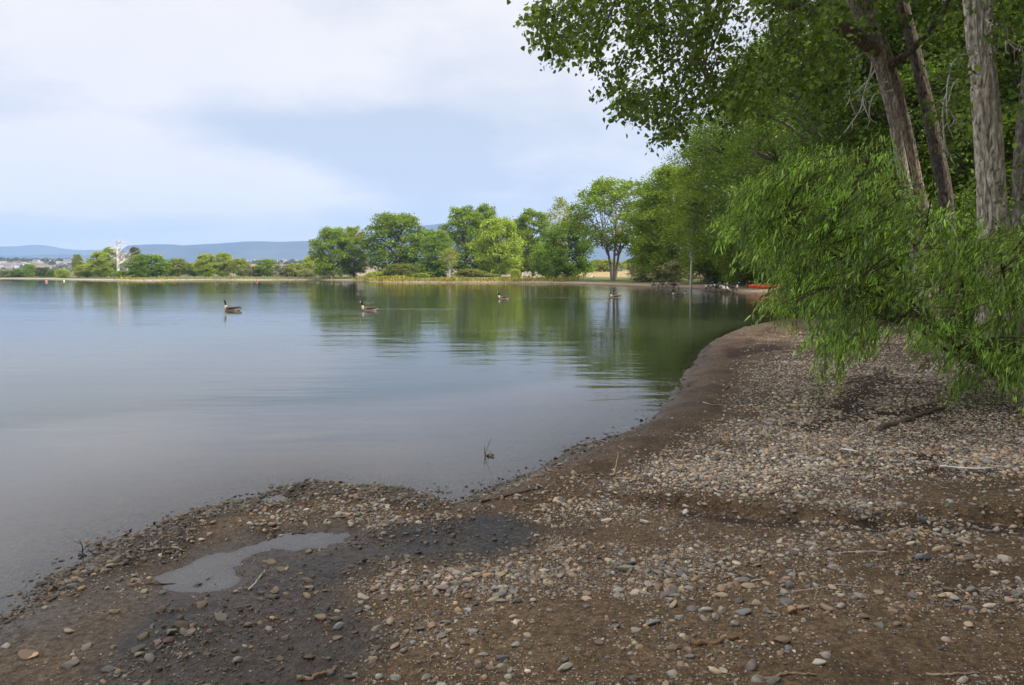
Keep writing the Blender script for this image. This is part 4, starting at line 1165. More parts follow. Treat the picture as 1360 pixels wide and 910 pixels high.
for a in [
    ('shrub', 505, 252, 361, 34, YG, 'yellow green bush at the left end of the grassy point'),
    ('shrub', 532, 248, 352, 44, (0.17, 0.21, 0.06), 'larger light green bush on the grassy point'),
    ('shrub', 556, 250, 363, 30, YG, 'low yellow bush right of the larger light green bush'),
    ('shrub', 572, 262, 345, 40, MG, 'green bush under the smaller bright green tree'),
    ('shrub', 622, 236, 358, 42, (0.20, 0.23, 0.05), 'lime green bush right of the slender grey trunks'),
    ('shrub', 652, 240, 364, 40, YG, 'low lime green bush under the yellow willow'),
    ('shrub', 684, 215, 358, 14, YG, 'pointed yellow green bush left of the white posts'),
    ('greyshrub', 862, 134, 354, 54, GG, 'grey green olive bush left of the pale bare trunk'),
    ('greyshrub', 893, 124, 345, 56, GG, 'tall grey green bush behind the left flock of geese'),
    ('greyshrub', 946, 110, 352, 56, (0.13, 0.145, 0.09), 'grey bush on the far beach right of the pale bare trunk'),
    ('shrub', 975, 108, 345, 50, DG, 'dark bush left of the kayak'),
    ('shrub', 803, 300, 346, 44, OG, 'far olive bush beyond the dry field'),
    ('shrub', 845, 310, 345, 50, OG, 'far green bush beyond the dry field on the right'),
    ('shrub', 770, 290, 350, 40, MG, 'far bush beyond the dry field behind the dark tree'),
]:
    tree(*a, 'bush', 'shrub', GB)
GN = 'trees of the near grove'  # darker leaf colours below stand in for the shade behind the trunks
for a in [
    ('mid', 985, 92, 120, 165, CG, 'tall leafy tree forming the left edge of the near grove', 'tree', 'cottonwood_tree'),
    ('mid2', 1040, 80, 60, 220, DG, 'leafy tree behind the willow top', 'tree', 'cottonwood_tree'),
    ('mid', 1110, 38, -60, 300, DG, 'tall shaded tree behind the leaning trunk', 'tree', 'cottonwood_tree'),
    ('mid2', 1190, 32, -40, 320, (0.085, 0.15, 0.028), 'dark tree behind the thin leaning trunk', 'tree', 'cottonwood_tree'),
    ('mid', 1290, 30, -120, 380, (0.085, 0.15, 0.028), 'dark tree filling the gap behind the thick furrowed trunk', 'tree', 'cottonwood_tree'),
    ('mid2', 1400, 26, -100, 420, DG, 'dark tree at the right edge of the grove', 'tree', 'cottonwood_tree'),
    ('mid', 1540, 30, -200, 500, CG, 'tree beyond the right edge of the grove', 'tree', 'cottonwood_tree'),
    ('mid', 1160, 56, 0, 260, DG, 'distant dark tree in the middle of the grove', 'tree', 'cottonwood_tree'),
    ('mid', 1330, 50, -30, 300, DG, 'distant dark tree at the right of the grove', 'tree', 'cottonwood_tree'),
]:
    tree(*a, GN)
for a in [  # darkest leaf colours paint in the shade under the grove
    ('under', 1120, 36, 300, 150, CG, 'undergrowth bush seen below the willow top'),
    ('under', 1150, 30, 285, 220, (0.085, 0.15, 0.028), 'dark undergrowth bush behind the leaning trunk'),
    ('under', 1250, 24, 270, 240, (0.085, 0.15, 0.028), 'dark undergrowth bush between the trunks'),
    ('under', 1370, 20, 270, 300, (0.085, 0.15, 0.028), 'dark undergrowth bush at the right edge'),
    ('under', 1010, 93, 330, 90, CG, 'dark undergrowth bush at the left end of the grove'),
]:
    tree(*a, 'bush', 'shrub', 'undergrowth of the near grove')

for k, (xx, yy, kd) in enumerate([(8.5, -2.5, 'mid'), (13, -8, 'mid2'), (15.5, 0.5, 'mid'), (20, -6, 'mid'), (12.5, 5.5, 'mid2'), (9, -12, 'mid'), (25, 4, 'mid2')]):
    tk, cr, H_, W_ = KIND[kd]
    rt = thing('cottonwood_tree', 'tall cottonwood outside the view that shades the beach', 'tree', (xx, yy, ter1(xx, yy) - 0.05), k * 1.3, 'shade trees outside the view')
    rt.scale = (0.95, 0.95, 0.95)
    o = bpy.data.objects.new('trunk', tk); COL.objects.link(o); o.parent = rt
    o = bpy.data.objects.new('crown', cr); COL.objects.link(o); o.parent = rt; o.color = (*CG, 1)

# tall grass along the far bank, uncountable
n = 26000
gx = RNG.uniform(-52, 14, n); gy = RNG.uniform(165, 262, n); gs = sd_lake(gx, gy)
k = (gs > 0.3) & (gs < 9) & (RNG.random(n) < 0.9)
gx, gy = gx[k], gy[k]
gx2 = RNG.uniform(-130, -60, 9000); gy2 = RNG.uniform(230, 420, 9000); k = (lambda s_: (s_ > 0.6) & (s_ < 8))(sd_lake(gx2, gy2))
gx = np.concatenate([gx, gx2[k]]); gy = np.concatenate([gy, gy2[k]]); n = len(gx)
gz = terrain(gx, gy)
t = MB()
D = np.stack([RNG.normal(0, 0.25, n), RNG.normal(0, 0.25, n), np.ones(n)], 1)
hgt = RNG.uniform(0.4, 1.1, n) * (0.7 + 0.5 * sstep(-0.3, 0.4, fbm(gx, gy, 0.15, 2, 4)))
add_leaves(t, np.stack([gx, gy, gz], 1), D, rnd_unit(n, RNG), hgt, (LEAF_LANCE[0] * np.array([1.6, 1, 1]), LEAF_LANCE[1]), leaf_tints(n, RNG, 0.3, 0.5))
o = t.obj('grass', M_LEAF); o.color = (0.20, 0.22, 0.055, 1); o['kind'] = 'stuff'; tag(o, 'tall yellow green grass along the far bank', 'grass')

# ------------------------------------------------------------------ the near cottonwoods
def bark_disp(amp, seed):
    def f(P, th, rad):
        K, S = len(P), len(th)
        A = np.repeat(th[None], K, 0); Zs = np.repeat(np.cumsum(np.r_[0, np.linalg.norm(np.diff(P, axis=0), axis=1)])[:, None], S, 1)
        rr_ = np.repeat(rad[:, None], S, 1)
        u = A * rr_ / 0.05
        # wrap around the circumference with cos/sin coordinates
        cx, cy = np.cos(A) * rr_ / 0.045, np.sin(A) * rr_ / 0.045
        w = vnoise(cx * 0.5 + seed, cy * 0.5, Zs * 2.2) * 0.9
        r = 1 - np.abs(vnoise(cx + w, cy + seed, Zs * 2.0)) * 4.5
        r2_ = 1 - np.abs(vnoise(cx * 1.9 + w, cy * 1.9 - seed, Zs * 6.0)) * 4.0
        return amp * (0.3 - 1.15 * np.clip(r, 0, 1) - 0.45 * np.clip(r2_, 0, 1)) + 0.08 * rr_ * vnoise(np.cos(A) + seed, np.sin(A), Zs * 0.7)
    return f


def trunk_path(pts):
    """pts: (photo x, photo y, distance)"""
    return np.array([at_depth(a, b, c) for a, b, c in pts])


def ground_start(px, Y):
    xx = at_depth(px, 366, Y)[0]; return np.array([xx, Y, ter1(xx, Y) - 0.15])


BARK = (0.47, 0.40, 0.32)


def near_tree(label, base, stems, amp, crown=None):
    """stems: list of (points, radius list, sides, bark colour)"""
    rt = thing('cottonwood_tree', label, 'tree', base, 0, 'cottonwood trees standing in front of the grove')
    t = MB()
    for k, (pts, rads, sides, colr) in enumerate(stems):
        Pq = curve(np.array(pts) - base, (900 if sides > 100 else 520) if sides > 40 else 60)
        rq = np.interp(np.linspace(0, 1, len(Pq)), np.linspace(0, 1, len(rads)), rads)
        tube(t, Pq, rq, sides, colr, True, bark_disp(amp, 3.7 * k + base[0]) if sides > 20 else None)
    t.obj('trunk', M_BARK, rt)
    return rt


def upper_crown(rt, base, centre, H, W, seed, col, nl=30):
    rng = np.random.default_rng(seed)
    t = MB(); n = nl * 46
    L = np.stack([rng.normal(0, W * 0.22, nl), rng.normal(0, W * 0.22, nl), rng.uniform(-0.5, 0.5, nl) * H], 1) + (np.array(centre) - base)
    li = np.repeat(np.arange(nl), 46)
    C = L[li] + rnd_unit(n, rng) * (W * 0.15 * rng.uniform(0.5, 1.1, n))[:, None]
    ci = np.repeat(np.arange(n), 12); m = len(ci)
    P = C[ci] + rng.normal(0, 0.25, (m, 3))
    add_leaves(t, P, rnd_unit(m, rng) - [0, 0, 0.4], rnd_unit(m, rng) + [0, 0, 0.4], rng.uniform(0.12, 0.2, m), LEAF_DIAMOND, leaf_tints(m, rng))
    o = t.obj('crown', M_LEAF, rt); o.color = (*col, 1)
    return o


# leaning double trunk
bA = ground_start(1236, 16.5)
A_left = [bA, at_depth(1218, 330, 16.50), at_depth(1201, 240, 16.50), at_depth(1185, 150, 16.37), at_depth(1165, 70, 16.12), at_depth(1141, 0, 15.87), at_depth(1100, -110, 15.48), at_depth(1060, -260, 15.23)]
A_right = [bA + [0.12, 0.1, 0.2], at_depth(1236, 330, 16.63), at_depth(1219, 240, 16.63), at_depth(1200, 150, 16.50), at_depth(1181, 80, 16.31), at_depth(1160, 25, 16.06), at_depth(1140, -20, 15.87)]
A_limb = [at_depth(1162, 66, 16.1), at_depth(1120, 38, 14.8), at_depth(1070, 14, 13.0), at_depth(1010, -8, 11.2), at_depth(930, -30, 9.2), at_depth(840, -60, 8.6)]
A_limb2 = [at_depth(1178, 92, 16.2), at_depth(1215, 62, 15.9), at_depth(1250, 20, 15.2), at_depth(1290, -60, 14.6)]
tA = near_tree('leaning double stemmed cottonwood trunk left of the thick furrowed one', bA,
               [(A_left, [0.19, 0.135, 0.118, 0.10, 0.13, 0.205, 0.19, 0.14], 72, BARK), (A_right, [0.16, 0.11, 0.092, 0.086, 0.086, 0.065, 0.05], 56, (0.33, 0.275, 0.22)),
                (A_limb, [0.15, 0.125, 0.10, 0.075, 0.05, 0.03], 24, (0.2, 0.16, 0.13)), (A_limb2, [0.08, 0.065, 0.05, 0.03], 24, (0.2, 0.16, 0.13))], 0.020)
# thin trunk behind
bB = ground_start(1268, 18.5)
B_ = [bB, at_depth(1258, 285, 18.5), at_depth(1244, 200, 18.5), at_depth(1229, 130, 18.5), at_depth(1213, 60, 18.5), at_depth(1198, 0, 18.5), at_depth(1180, -120, 18.5)]
tB = near_tree('thinner dark trunk leaning between the double trunk and the thick furrowed one', bB, [(B_, [0.21, 0.16, 0.145, 0.138, 0.13, 0.13, 0.1], 48, (0.115, 0.094, 0.078))], 0.015)
# thick furrowed trunk
bC = ground_start(1330, 11.5)
C_ = [bC, at_depth(1322, 360, 11.5), at_depth(1316, 260, 11.5), at_depth(1311, 160, 11.5), at_depth(1304, 80, 11.5), at_depth(1298, 0, 11.5), at_depth(1293, -120, 11.4), at_depth(1285, -260, 11.3)]
C_b = [at_depth(1318, 300, 11.75), at_depth(1334, 220, 11.7), at_depth(1330, 120, 11.7), at_depth(1322, 40, 11.6), at_depth(1318, -80, 11.6), at_depth(1330, -240, 11.8)]
tC = near_tree('thick pale cottonwood trunk with deeply furrowed bark', bC, [(C_, [0.30, 0.215, 0.178, 0.172, 0.162, 0.165, 0.16, 0.12], 200, (0.60, 0.53, 0.43))], 0.045)
# trunk at the right edge
bD = ground_start(1370, 12.2)
D_ = [bD, at_depth(1366, 300, 12.2), at_depth(1364, 220, 12.3), at_depth(1374, 120, 12.4), at_depth(1385, 20, 12.5), at_depth(1430, -150, 12.7)]
tD = near_tree('grey trunk cut off by the right edge beside the thick furrowed one', bD, [(D_, [0.30, 0.22, 0.19, 0.18, 0.17, 0.13], 56, (0.22, 0.185, 0.155))], 0.02)

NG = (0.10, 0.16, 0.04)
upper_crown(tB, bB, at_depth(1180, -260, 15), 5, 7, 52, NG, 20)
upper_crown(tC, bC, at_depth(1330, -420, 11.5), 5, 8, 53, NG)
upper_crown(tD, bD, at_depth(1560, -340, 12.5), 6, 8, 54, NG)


def in_poly(poly, x, y):
    return sdist(np.array(poly, float), x, y) < 0


def sprays(poly, n, d0, d1, rng, outward, length, weight=None):
    """twig anchors through a volume: outline seen in the photograph, real distances d0..d1"""
    P = np.array(poly, float); out_ = []
    while len(out_) < n:
        xy = rng.uniform(P.min(0), P.max(0), (400, 2)); k = in_poly(P, xy[:, 0], xy[:, 1])
        for a, b in xy[k]:
            if weight is None or rng.random() < weight(a, b):
                out_.append((a, b))
            if len(out_) >= n: break
    Q = [at_depth(a, b, rng.uniform(d0, d1)) for a, b in out_]
    res = []
    for q in Q:
        d = np.array(outward) + rng.normal(0, 0.45, 3); d /= np.linalg.norm(d); L = length * rng.uniform(0.6, 1.3)
        cv = curve([q - d * L * 0.5 + [0, 0, 0.04], q, q + d * L * 0.5 - [0, 0, L * 0.22]], 8)
        res.append(cv)
    return res


def leafy_twigs(rt, base, twigs, name, leafmat, shape, lsize, per, jitter, col, rng, hang, twigcol, twig_r=0.004, spread=0.25, parts=('crown',), yellow=0.2, wild=0.75, var=0.2):
    lm_ = MB()
    for cv in twigs:
        cv = cv - base
        tube(lm_, cv, np.linspace(twig_r, twig_r * 0.4, len(cv)), 4, twigcol, False, None, 1)
        u = rng.random(per) ** 0.8 * (len(cv) - 1.001); i = u.astype(int); f_ = (u - i)[:, None]
        P = cv[i] * (1 - f_) + cv[i + 1] * f_ + rng.normal(0, jitter, (per, 3))
        T = cv[i + 1] - cv[i]; T /= np.linalg.norm(T, axis=1)[:, None] + 1e-9
        D = T * 0.6 + rnd_unit(per, rng) * wild + np.array([0, 0, -hang])
        Nn = rnd_unit(per, rng) + np.array([0, 0, 0.55])
        add_leaves(lm_, P, D, Nn, lsize * rng.uniform(0.5, 1.35, per), shape, leaf_tints(per, rng, spread, yellow) * math.exp(rng.normal(0, var)))
    o = lm_.obj(parts[0], [leafmat, M_TWIG], rt); o.color = (*col, 1)


rng = np.random.default_rng(77)
OVER = [(690, -90), (702, 8), (722, 50), (742, 72), (775, 84), (800, 92), (812, 118), (838, 152), (866, 150), (872, 168), (884, 186), (906, 182), (914, 150), (960, 142), (1010, 150), (1060, 120), (1110, 130), (1150, 60), (1200, -90)]


def over_w(a, b):
    w = 1.0
    if b < 0: w *= 0.55
    if a > 900: w *= 0.8
    for (x0, y0, x1, y1, r_) in ((1128, -30, 1205, 200, 34), (1192, -30, 1240, 190, 20)):
        if abs(a - (x0 + (x1 - x0) * (b - y0) / (y1 - y0))) < r_: w *= 0.06
    # lens shaped sky gaps between the branches
    if ((a - 865) / 30) ** 2 + ((b - 105) / 22) ** 2 < 1 and b < 125: w *= 0.12
    if ((a - 830) / 34) ** 2 + ((b - 70) / 14) ** 2 < 1: w *= 0.25
    if ((a - 820) / 16) ** 2 + ((b - 20) / 18) ** 2 < 1: w *= 0.2
    if ((a - 990) / 20) ** 2 + ((b - 20) / 26) ** 2 < 1: w *= 0.25
    if ((a - 770) / 22) ** 2 + ((b - 40) / 10) ** 2 < 1: w *= 0.4
    return w


tw = sprays(OVER, 700, 7.2, 10.2, rng, (-0.75, -0.25, -0.35), 0.36, over_w)
leafy_twigs(tA, bA, tw, 'over', M_LEAF, LEAF_DELTA, 0.050, 21, 0.045, (0.115, 0.19, 0.036), rng, 0.55, (0.10, 0.08, 0.06), parts=('crown',))
# boughs carrying the overhanging twigs
t = MB()
limb = curve(np.array(A_limb), 40)
for k in range(34):
    cv = tw[rng.integers(len(tw))][0]
    d = np.linalg.norm(limb - cv, axis=1); i = int(np.argmin(d)); i = max(0, i - rng.integers(0, 7)); s0 = limb[i]
    mid = (s0 + cv) / 2 + np.array([0, 0, 0.10]) + rng.normal(0, 0.08, 3)
    tube(t, curve([s0, mid, cv], 12) - bA, np.linspace(0.022, 0.006, 12), 5, (0.11, 0.09, 0.07))
t.obj('bough', M_TWIG, tA)
# hanging dead twigs
DEAD = (0.55, 0.49, 0.41)


def dead(rt, base, lists, r=0.012):
    t = MB()
    rg = np.random.default_rng(len(lists))
    for pts in lists:
        cv = curve(trunk_path(pts) - base, 18)
        cv = cv + np.cumsum(rg.normal(0, 0.006, cv.shape), 0)
        tube(t, cv, np.linspace(r, r * 0.35, 18), 5, DEAD)
        for k in range(4):
            i = 5 + 3 * k; L = rg.uniform(0.1, 0.28)
            d = rg.normal(0, 1, 3); d[2] = -abs(d[2]) - 0.5; d /= np.linalg.norm(d)
            tube(t, np.array([cv[i], cv[i] + d * L * 0.5 + rg.normal(0, 0.02, 3), cv[i] + d * L]), [r * 0.5, r * 0.35, r * 0.2], 4, DEAD)
    t.obj('dead_branch', M_TWIG, rt)


dead(tA, bA, [[(1170, 105, 15.99), (1150, 70, 15.48), (1133, 85, 15.23), (1130, 120, 15.10), (1140, 150, 15.10)], [(1178, 108, 16.12), (1150, 118, 15.61), (1140, 150, 15.48), (1120, 180, 15.23)],
              [(1160, 62, 15.99), (1155, 100, 15.61), (1143, 130, 15.48), (1150, 155, 15.36), (1163, 168, 15.36)], [(1185, 120, 16.12), (1160, 130, 15.74), (1155, 160, 15.61)],
              [(1165, 90, 15.99), (1140, 120, 15.48), (1110, 135, 15.23)]], 0.021)
dead(tA, bA, [[(1050, 0, 10.8), (1020, 30, 10.4), (1030, 80, 10.3), (1050, 120, 10.2)], [(1000, 20, 10), (992, 60, 9.9), (990, 110, 9.9), (975, 130, 9.9)], [(1020, 30, 10.4), (1025, 70, 10.3), (1048, 100, 10.2)]], 0.007)
dead(tC, bC, [[(1292, 72, 11.2), (1270, 78, 11), (1258, 100, 10.9), (1254, 150, 10.8), (1262, 185, 10.8)], [(1292, 96, 11.2), (1268, 108, 11), (1256, 135, 10.9), (1235, 132, 10.8)],
              [(1258, 120, 10.9), (1250, 150, 10.8), (1256, 200, 10.8), (1268, 200, 10.8)], [(1258, 145, 10.9), (1270, 165, 10.9), (1280, 168, 10.9)]], 0.016)
dead(tC, bC, [[(1310, 26, 11.2), (1318, 40, 11), (1318, 70, 10.9), (1316, 85, 10.9)], [(1310, 26, 11.2), (1330, 34, 11), (1350, 45, 10.8)], [(1310, 26, 11.2), (1340, 60, 10.8), (1370, 70, 10.7)],
              [(1310, 26, 11.2), (1335, 50, 10.8), (1338, 70, 10.7)], [(1310, 26, 11.2), (1350, 64, 10.8), (1375, 52, 10.7)]], 0.012)
# leafy shoots on and between the trunks
rng = np.random.default_rng(5)
SH = [(1225, 20), (1265, -40), (1400, -60), (1400, 330), (1335, 330), (1335, 110), (1322, 60), (1310, 130), (1290, 120), (1285, 200), (1250, 200), (1225, 150), (1240, 100)]
leafy_twigs(tC, bC, sprays(SH, 105, 9.8, 11.0, rng, (-0.1, -0.3, -0.2), 0.35, lambda a, b: 0.25 if 1288 < a < 1322 else 1.0), 'shoots', M_LEAF, LEAF_DELTA, 0.066, 11, 0.05, (0.12, 0.20, 0.045), rng, 0.5, (0.12, 0.1, 0.07), parts=('foliage',))
leafy_twigs(tB, bB, sprays([(1215, 20), (1290, -40), (1300, 260), (1240, 200)], 70, 14.2, 17.8, rng, (-0.1, -0.3, -0.2), 0.4), 'shoots', M_LEAF, LEAF_DELTA, 0.075, 12, 0.06, (0.10, 0.165, 0.04), rng, 0.5, (0.12, 0.1, 0.07), parts=('foliage',))

# ------------------------------------------------------------------ the willow at the edge of the beach
rng = np.random.default_rng(31)
bW = on_ground(1352, 492); bW = np.array([bW[0], bW[1], bW[2] - 0.05])
willow = thing('willow_bush', 'sprawling bright green narrow leaved willow leaning over the gravel', 'willow', bW)
WP = [(962, 296), (980, 268), (1005, 238), (1045, 214), (1085, 198), (1130, 190), (1180, 200), (1215, 225), (1245, 270), (1300, 300), (1340, 300), (1460, 300), (1480, 520), (1370, 528), (1335, 515),
      (1325, 470), (1290, 440), (1230, 425), (1160, 445), (1120, 470), (1080, 460), (1068, 418), (1042, 380), (1018, 350), (980, 322)]
HANG = [(1045, 395), (1080, 440), (1085, 500), (1110, 520), (1118, 495), (1135, 470), (1160, 450), (1180, 410)]


def w_w(a, b):
    w = 1.0
    if b > 400: w = 0.5
    if a < 1000 and b < 240: w = 0.5
    return w


tw1 = sprays(WP, 680, 7.9, 10.8, rng, (-0.75, -0.2, -0.2), 0.5, w_w)
tw2 = sprays(HANG, 40, 8.2, 9.2, rng, (-0.4, -0.1, -0.7), 0.35)
tw3 = sprays([(1255, 470), (1300, 470), (1300, 520), (1262, 522)], 10, 8.6, 9.4, rng, (-0.4, -0.1, -0.7), 0.35)
tw4 = sprays([(1330, 470), (1400, 460), (1400, 515), (1335, 510)], 26, 8.2, 9.2, rng, (-0.3, -0.1, -0.7), 0.35)
tw0 = sprays([(960, 300), (995, 240), (1062, 200), (1055, 260), (1022, 315), (982, 318)], 66, 8.4, 9.4, rng, (-0.9, -0.1, -0.25), 0.42)
tw5 = sprays([(1005, 345), (1050, 350), (1060, 425), (1000, 412)], 15, 8.4, 9.2, rng, (-0.6, -0.1, -0.5), 0.35)
tw6 = sprays([(1215, 420), (1330, 430), (1335, 485), (1270, 490), (1215, 455)], 38, 8.2, 9.4, rng, (-0.6, -0.1, -0.5), 0.38)
allw = tw6 + tw1 + tw2 + tw3 + tw4 + tw0 + tw5
leafy_twigs(willow, bW, allw, 'willow', M_WILLOW, LEAF_LANCE, 0.082, 40, 0.038, (0.25, 0.42, 0.085), rng, 0.80, (0.12, 0.13, 0.05), 0.0035, 0.40, parts=('crown',), wild=0.6, var=0.36)
t = MB()
main = []
for tgt in [(1240, 445, 9.0), (1180, 425, 8.8), (1130, 380, 8.8), (1090, 320, 9.0), (1040, 290, 9.0), (1000, 290, 8.8), (1060, 250, 9.3), (1120, 230, 9.6), (1180, 250, 9.6), (1230, 300, 9.4), (1280, 340, 9.2), (1330, 360, 9.2), (1400, 330, 9.4), (1270, 462, 9.2)]:
    e = at_depth(*tgt); s0 = bW + rng.normal(0, 0.12, 3) * [1, 1, 0]
    m1 = s0 + (e - s0) * np.array([0.35, 0.4, 0.28]) + rng.normal(0, 0.06, 3); m2 = s0 + (e - s0) * np.array([0.7, 0.7, 0.75]) + rng.normal(0, 0.06, 3)
    cv = curve([s0, m1, m2, e], 24); main.append(cv)
    tube(t, cv - bW, np.linspace(0.032, 0.007, 24), 7, (0.14, 0.115, 0.09))
allm = np.concatenate(main)
for cv in allw[::2]:
    i = int(np.argmin(np.linalg.norm(allm - cv[0], axis=1) + rng.uniform(0, 0.2, len(allm))))
    s0 = allm[i]
    if np.linalg.norm(s0 - cv[0]) < 1.2:
        tube(t, curve([s0, (s0 + cv[0]) / 2 + [0, 0, 0.06], cv[0]], 6) - bW, np.linspace(0.009, 0.004, 6), 4, (0.13, 0.11, 0.06))
t.obj('branches', M_TWIG, willow)
for pts in [[(1230, 468, 9.0), (1210, 480, 8.9), (1190, 500, 8.8)], [(1250, 455, 9.0), (1248, 490, 8.9)], [(1180, 455, 8.8), (1160, 480, 8.7), (1140, 505, 8.6)], [(1265, 355, 8.9), (1275, 395, 8.8), (1255, 420, 8.8)], [(1110, 350, 8.7), (1170, 360, 8.6), (1175, 410, 8.6)]]:
    t = MB()
    tube(t, curve(trunk_path(pts), 12) - bW, np.linspace(0.008, 0.003, 12), 5, (0.33, 0.30, 0.22))
    t.obj('dead_branch', M_TWIG, willow)

# ------------------------------------------------------------------ far hills, mountains, houses
def ridge_sheet(name, prof, Y0, Yc, Y1, col, amp, seed, nx=260, ny=40, base=0.0):
    px = np.linspace(prof[0][0], prof[-1][0], nx)
    top = np.interp(px, [p_[0] for p_ in prof], [p_[1] for p_ in prof])
    hx = np.array([at_depth(a, b, Yc)[2] for a, b in zip(px, top)])
    yy = np.linspace(Y0, Y1, ny)
    sh = np.where(yy < Yc, sstep(Y0, Yc, yy), sstep(Y1, Yc, yy) * 0.9 + 0.1)
    X = (px[None] - 680) / FPX * yy[:, None]; Yy = np.repeat(yy[:, None], nx, 1)
    Z = base + (hx[None] - base) * sh[:, None]
    nz = fbm(X.ravel(), Yy.ravel(), 1 / (Yc * 0.07), 5, seed).reshape(X.shape)
    Z = Z + amp * nz * sh[:, None] * (1 - 0.45 * np.exp(-((yy[:, None] - Yc) / (0.03 * Yc)) ** 2)) - (1 - sh[:, None]) * 6
    i = np.arange(ny - 1)[:, None] * nx; j = np.arange(nx - 1)[None]
    F = np.stack([i + j, i + j + 1, i + nx + j + 1, i + nx + j], -1).reshape(-1, 4)
    t = MB(); t.add(np.stack([X, Yy, Z], -1).reshape(-1, 3), F, col(X.ravel(), Yy.ravel()) if callable(col) else col)
    o = t.obj(name, M_HILL); o['kind'] = 'structure'; return o


def mcol(x, y):
    k = sstep(-0.2, 0.3, fbm(x, y, 1 / 500.0, 4, 3))[:, None]
    return np.array([0.025, 0.035, 0.032]) * (1 - k) + np.array([0.05, 0.052, 0.042]) * k


ridge_sheet('mountains', [(-900, 322), (-300, 326), (0, 340), (120, 338), (160, 331), (172, 325.5), (215, 325), (245, 327), (275, 323.5), (310, 320.5), (360, 320), (420, 319), (470, 315), (520, 306), (560, 299), (590, 296), (640, 306), (700, 318), (800, 326), (1100, 330), (1700, 335)],
            6800, 8600, 9900, mcol, 60, 5)
ridge_sheet('far_mountains', [(-1300, 318), (-200, 327), (0, 328), (25, 328), (50, 325), (65, 326), (95, 332), (150, 331), (190, 334), (400, 338), (1700, 338)], 10200, 11600, 12800, mcol, 50, 9)


def fcol(x, y):
    k = sstep(-0.15, 0.25, fbm(x, y, 1 / 120.0, 4, 7))[:, None]
    tan = sstep(-800, -600, x * 1800 / y)[:, None]
    a = np.array([0.075, 0.085, 0.05]) * (1 - k) + np.array([0.22, 0.18, 0.12]) * k
    return a * (1 - tan) + np.array([0.30, 0.235, 0.16]) * tan


foot = ridge_sheet('foothills', [(-900, 340), (-300, 344), (0, 346.5), (60, 347), (100, 348), (200, 348.5), (330, 348), (420, 349), (520, 352), (700, 357), (1000, 360), (1700, 360)], 1150, 2100, 2700, fcol, 4, 2)
# scattered far woods on the slope
def hill_pt(px, py):
    """a place on the foothill slope seen at photo (px,py)"""
    for Y in np.linspace(1200, 2090, 180):
        q = at_depth(px, py, Y)
        top = np.interp(px, [-900, -300, 0, 60, 100, 200, 330, 420, 520], [340, 344, 346.5, 347, 348, 348.5, 348, 349, 352])
        hx = at_depth(px, top, 2100)[2]; sh = float(sstep(1150, 2100, Y))
        if hx * sh - (1 - sh) * 6 >= q[2]:
            return np.array([q[0], Y, q[2]])
    return None


t = MB(); rng = np.random.default_rng(8)
for k in range(340):
    px = rng.uniform(-60, 430); py = rng.uniform(347, 366) if px < 330 else rng.uniform(349, 352)
    if k < 90: px = rng.uniform(-60, 105); py = rng.uniform(346.3, 348)
    q = hill_pt(px, py)
    if q is None: continue
    m = 60; r_ = rng.uniform(3, 6.5)
    P = q + rnd_unit(m, rng) * r_ * np.array([1.2, 1, 0.8]) + [0, 0, r_ * 0.6]
    add_leaves(t, P, rnd_unit(m, rng), rnd_unit(m, rng) + [0, -0.4, 0.5], rng.uniform(2, 3.5, m), LEAF_DIAMOND, leaf_tints(m, rng) * rng.uniform(0.7, 1.3))
o = t.obj('distant_woods', M_LEAF); o.color = (0.055, 0.075, 0.035, 1); o['kind'] = 'stuff'; tag(o, 'dark scattered trees on the far hillside', 'woods')


def house_parts(w, d, h, rh):
    a = MB(); a.add([(sx * w / 2, sy * d / 2, z_) for z_ in (-3, h) for sx, sy in ((-1, -1), (1, -1), (1, 1), (-1, 1))] + [(-w / 2, 0, h + rh), (w / 2, 0, h + rh)],
                    [[0, 1, 5, 4], [1, 2, 6, 5], [2, 3, 7, 6], [3, 0, 4, 7]], (1, 1, 1))
    a.f.append(np.array([[4, 7, 8], [6, 5, 9]])); a.m.append(np.zeros(2, int))
    b = MB(); e = 0.5; sl = rh / (d / 2)
    V = []
    for sx in (-1, 1):
        for dz in (0, 0.35):
            V += [(sx * (w / 2 + e), -(d / 2 + e), h - e * sl + 0.05 + dz), (sx * (w / 2 + e), 0, h + rh + 0.05 + dz), (sx * (w / 2 + e), d / 2 + e, h - e * sl + 0.05 + dz)]
    b.add(V, [[0, 1, 7, 6], [1, 2, 8, 7], [3, 9, 10, 4], [4, 10, 11, 5], [0, 6, 9, 3], [2, 5, 11, 8], [0, 3, 4, 1], [1, 4, 5, 2], [6, 7, 10, 9], [7, 8, 11, 10]], (1, 1, 1))
    return a, b


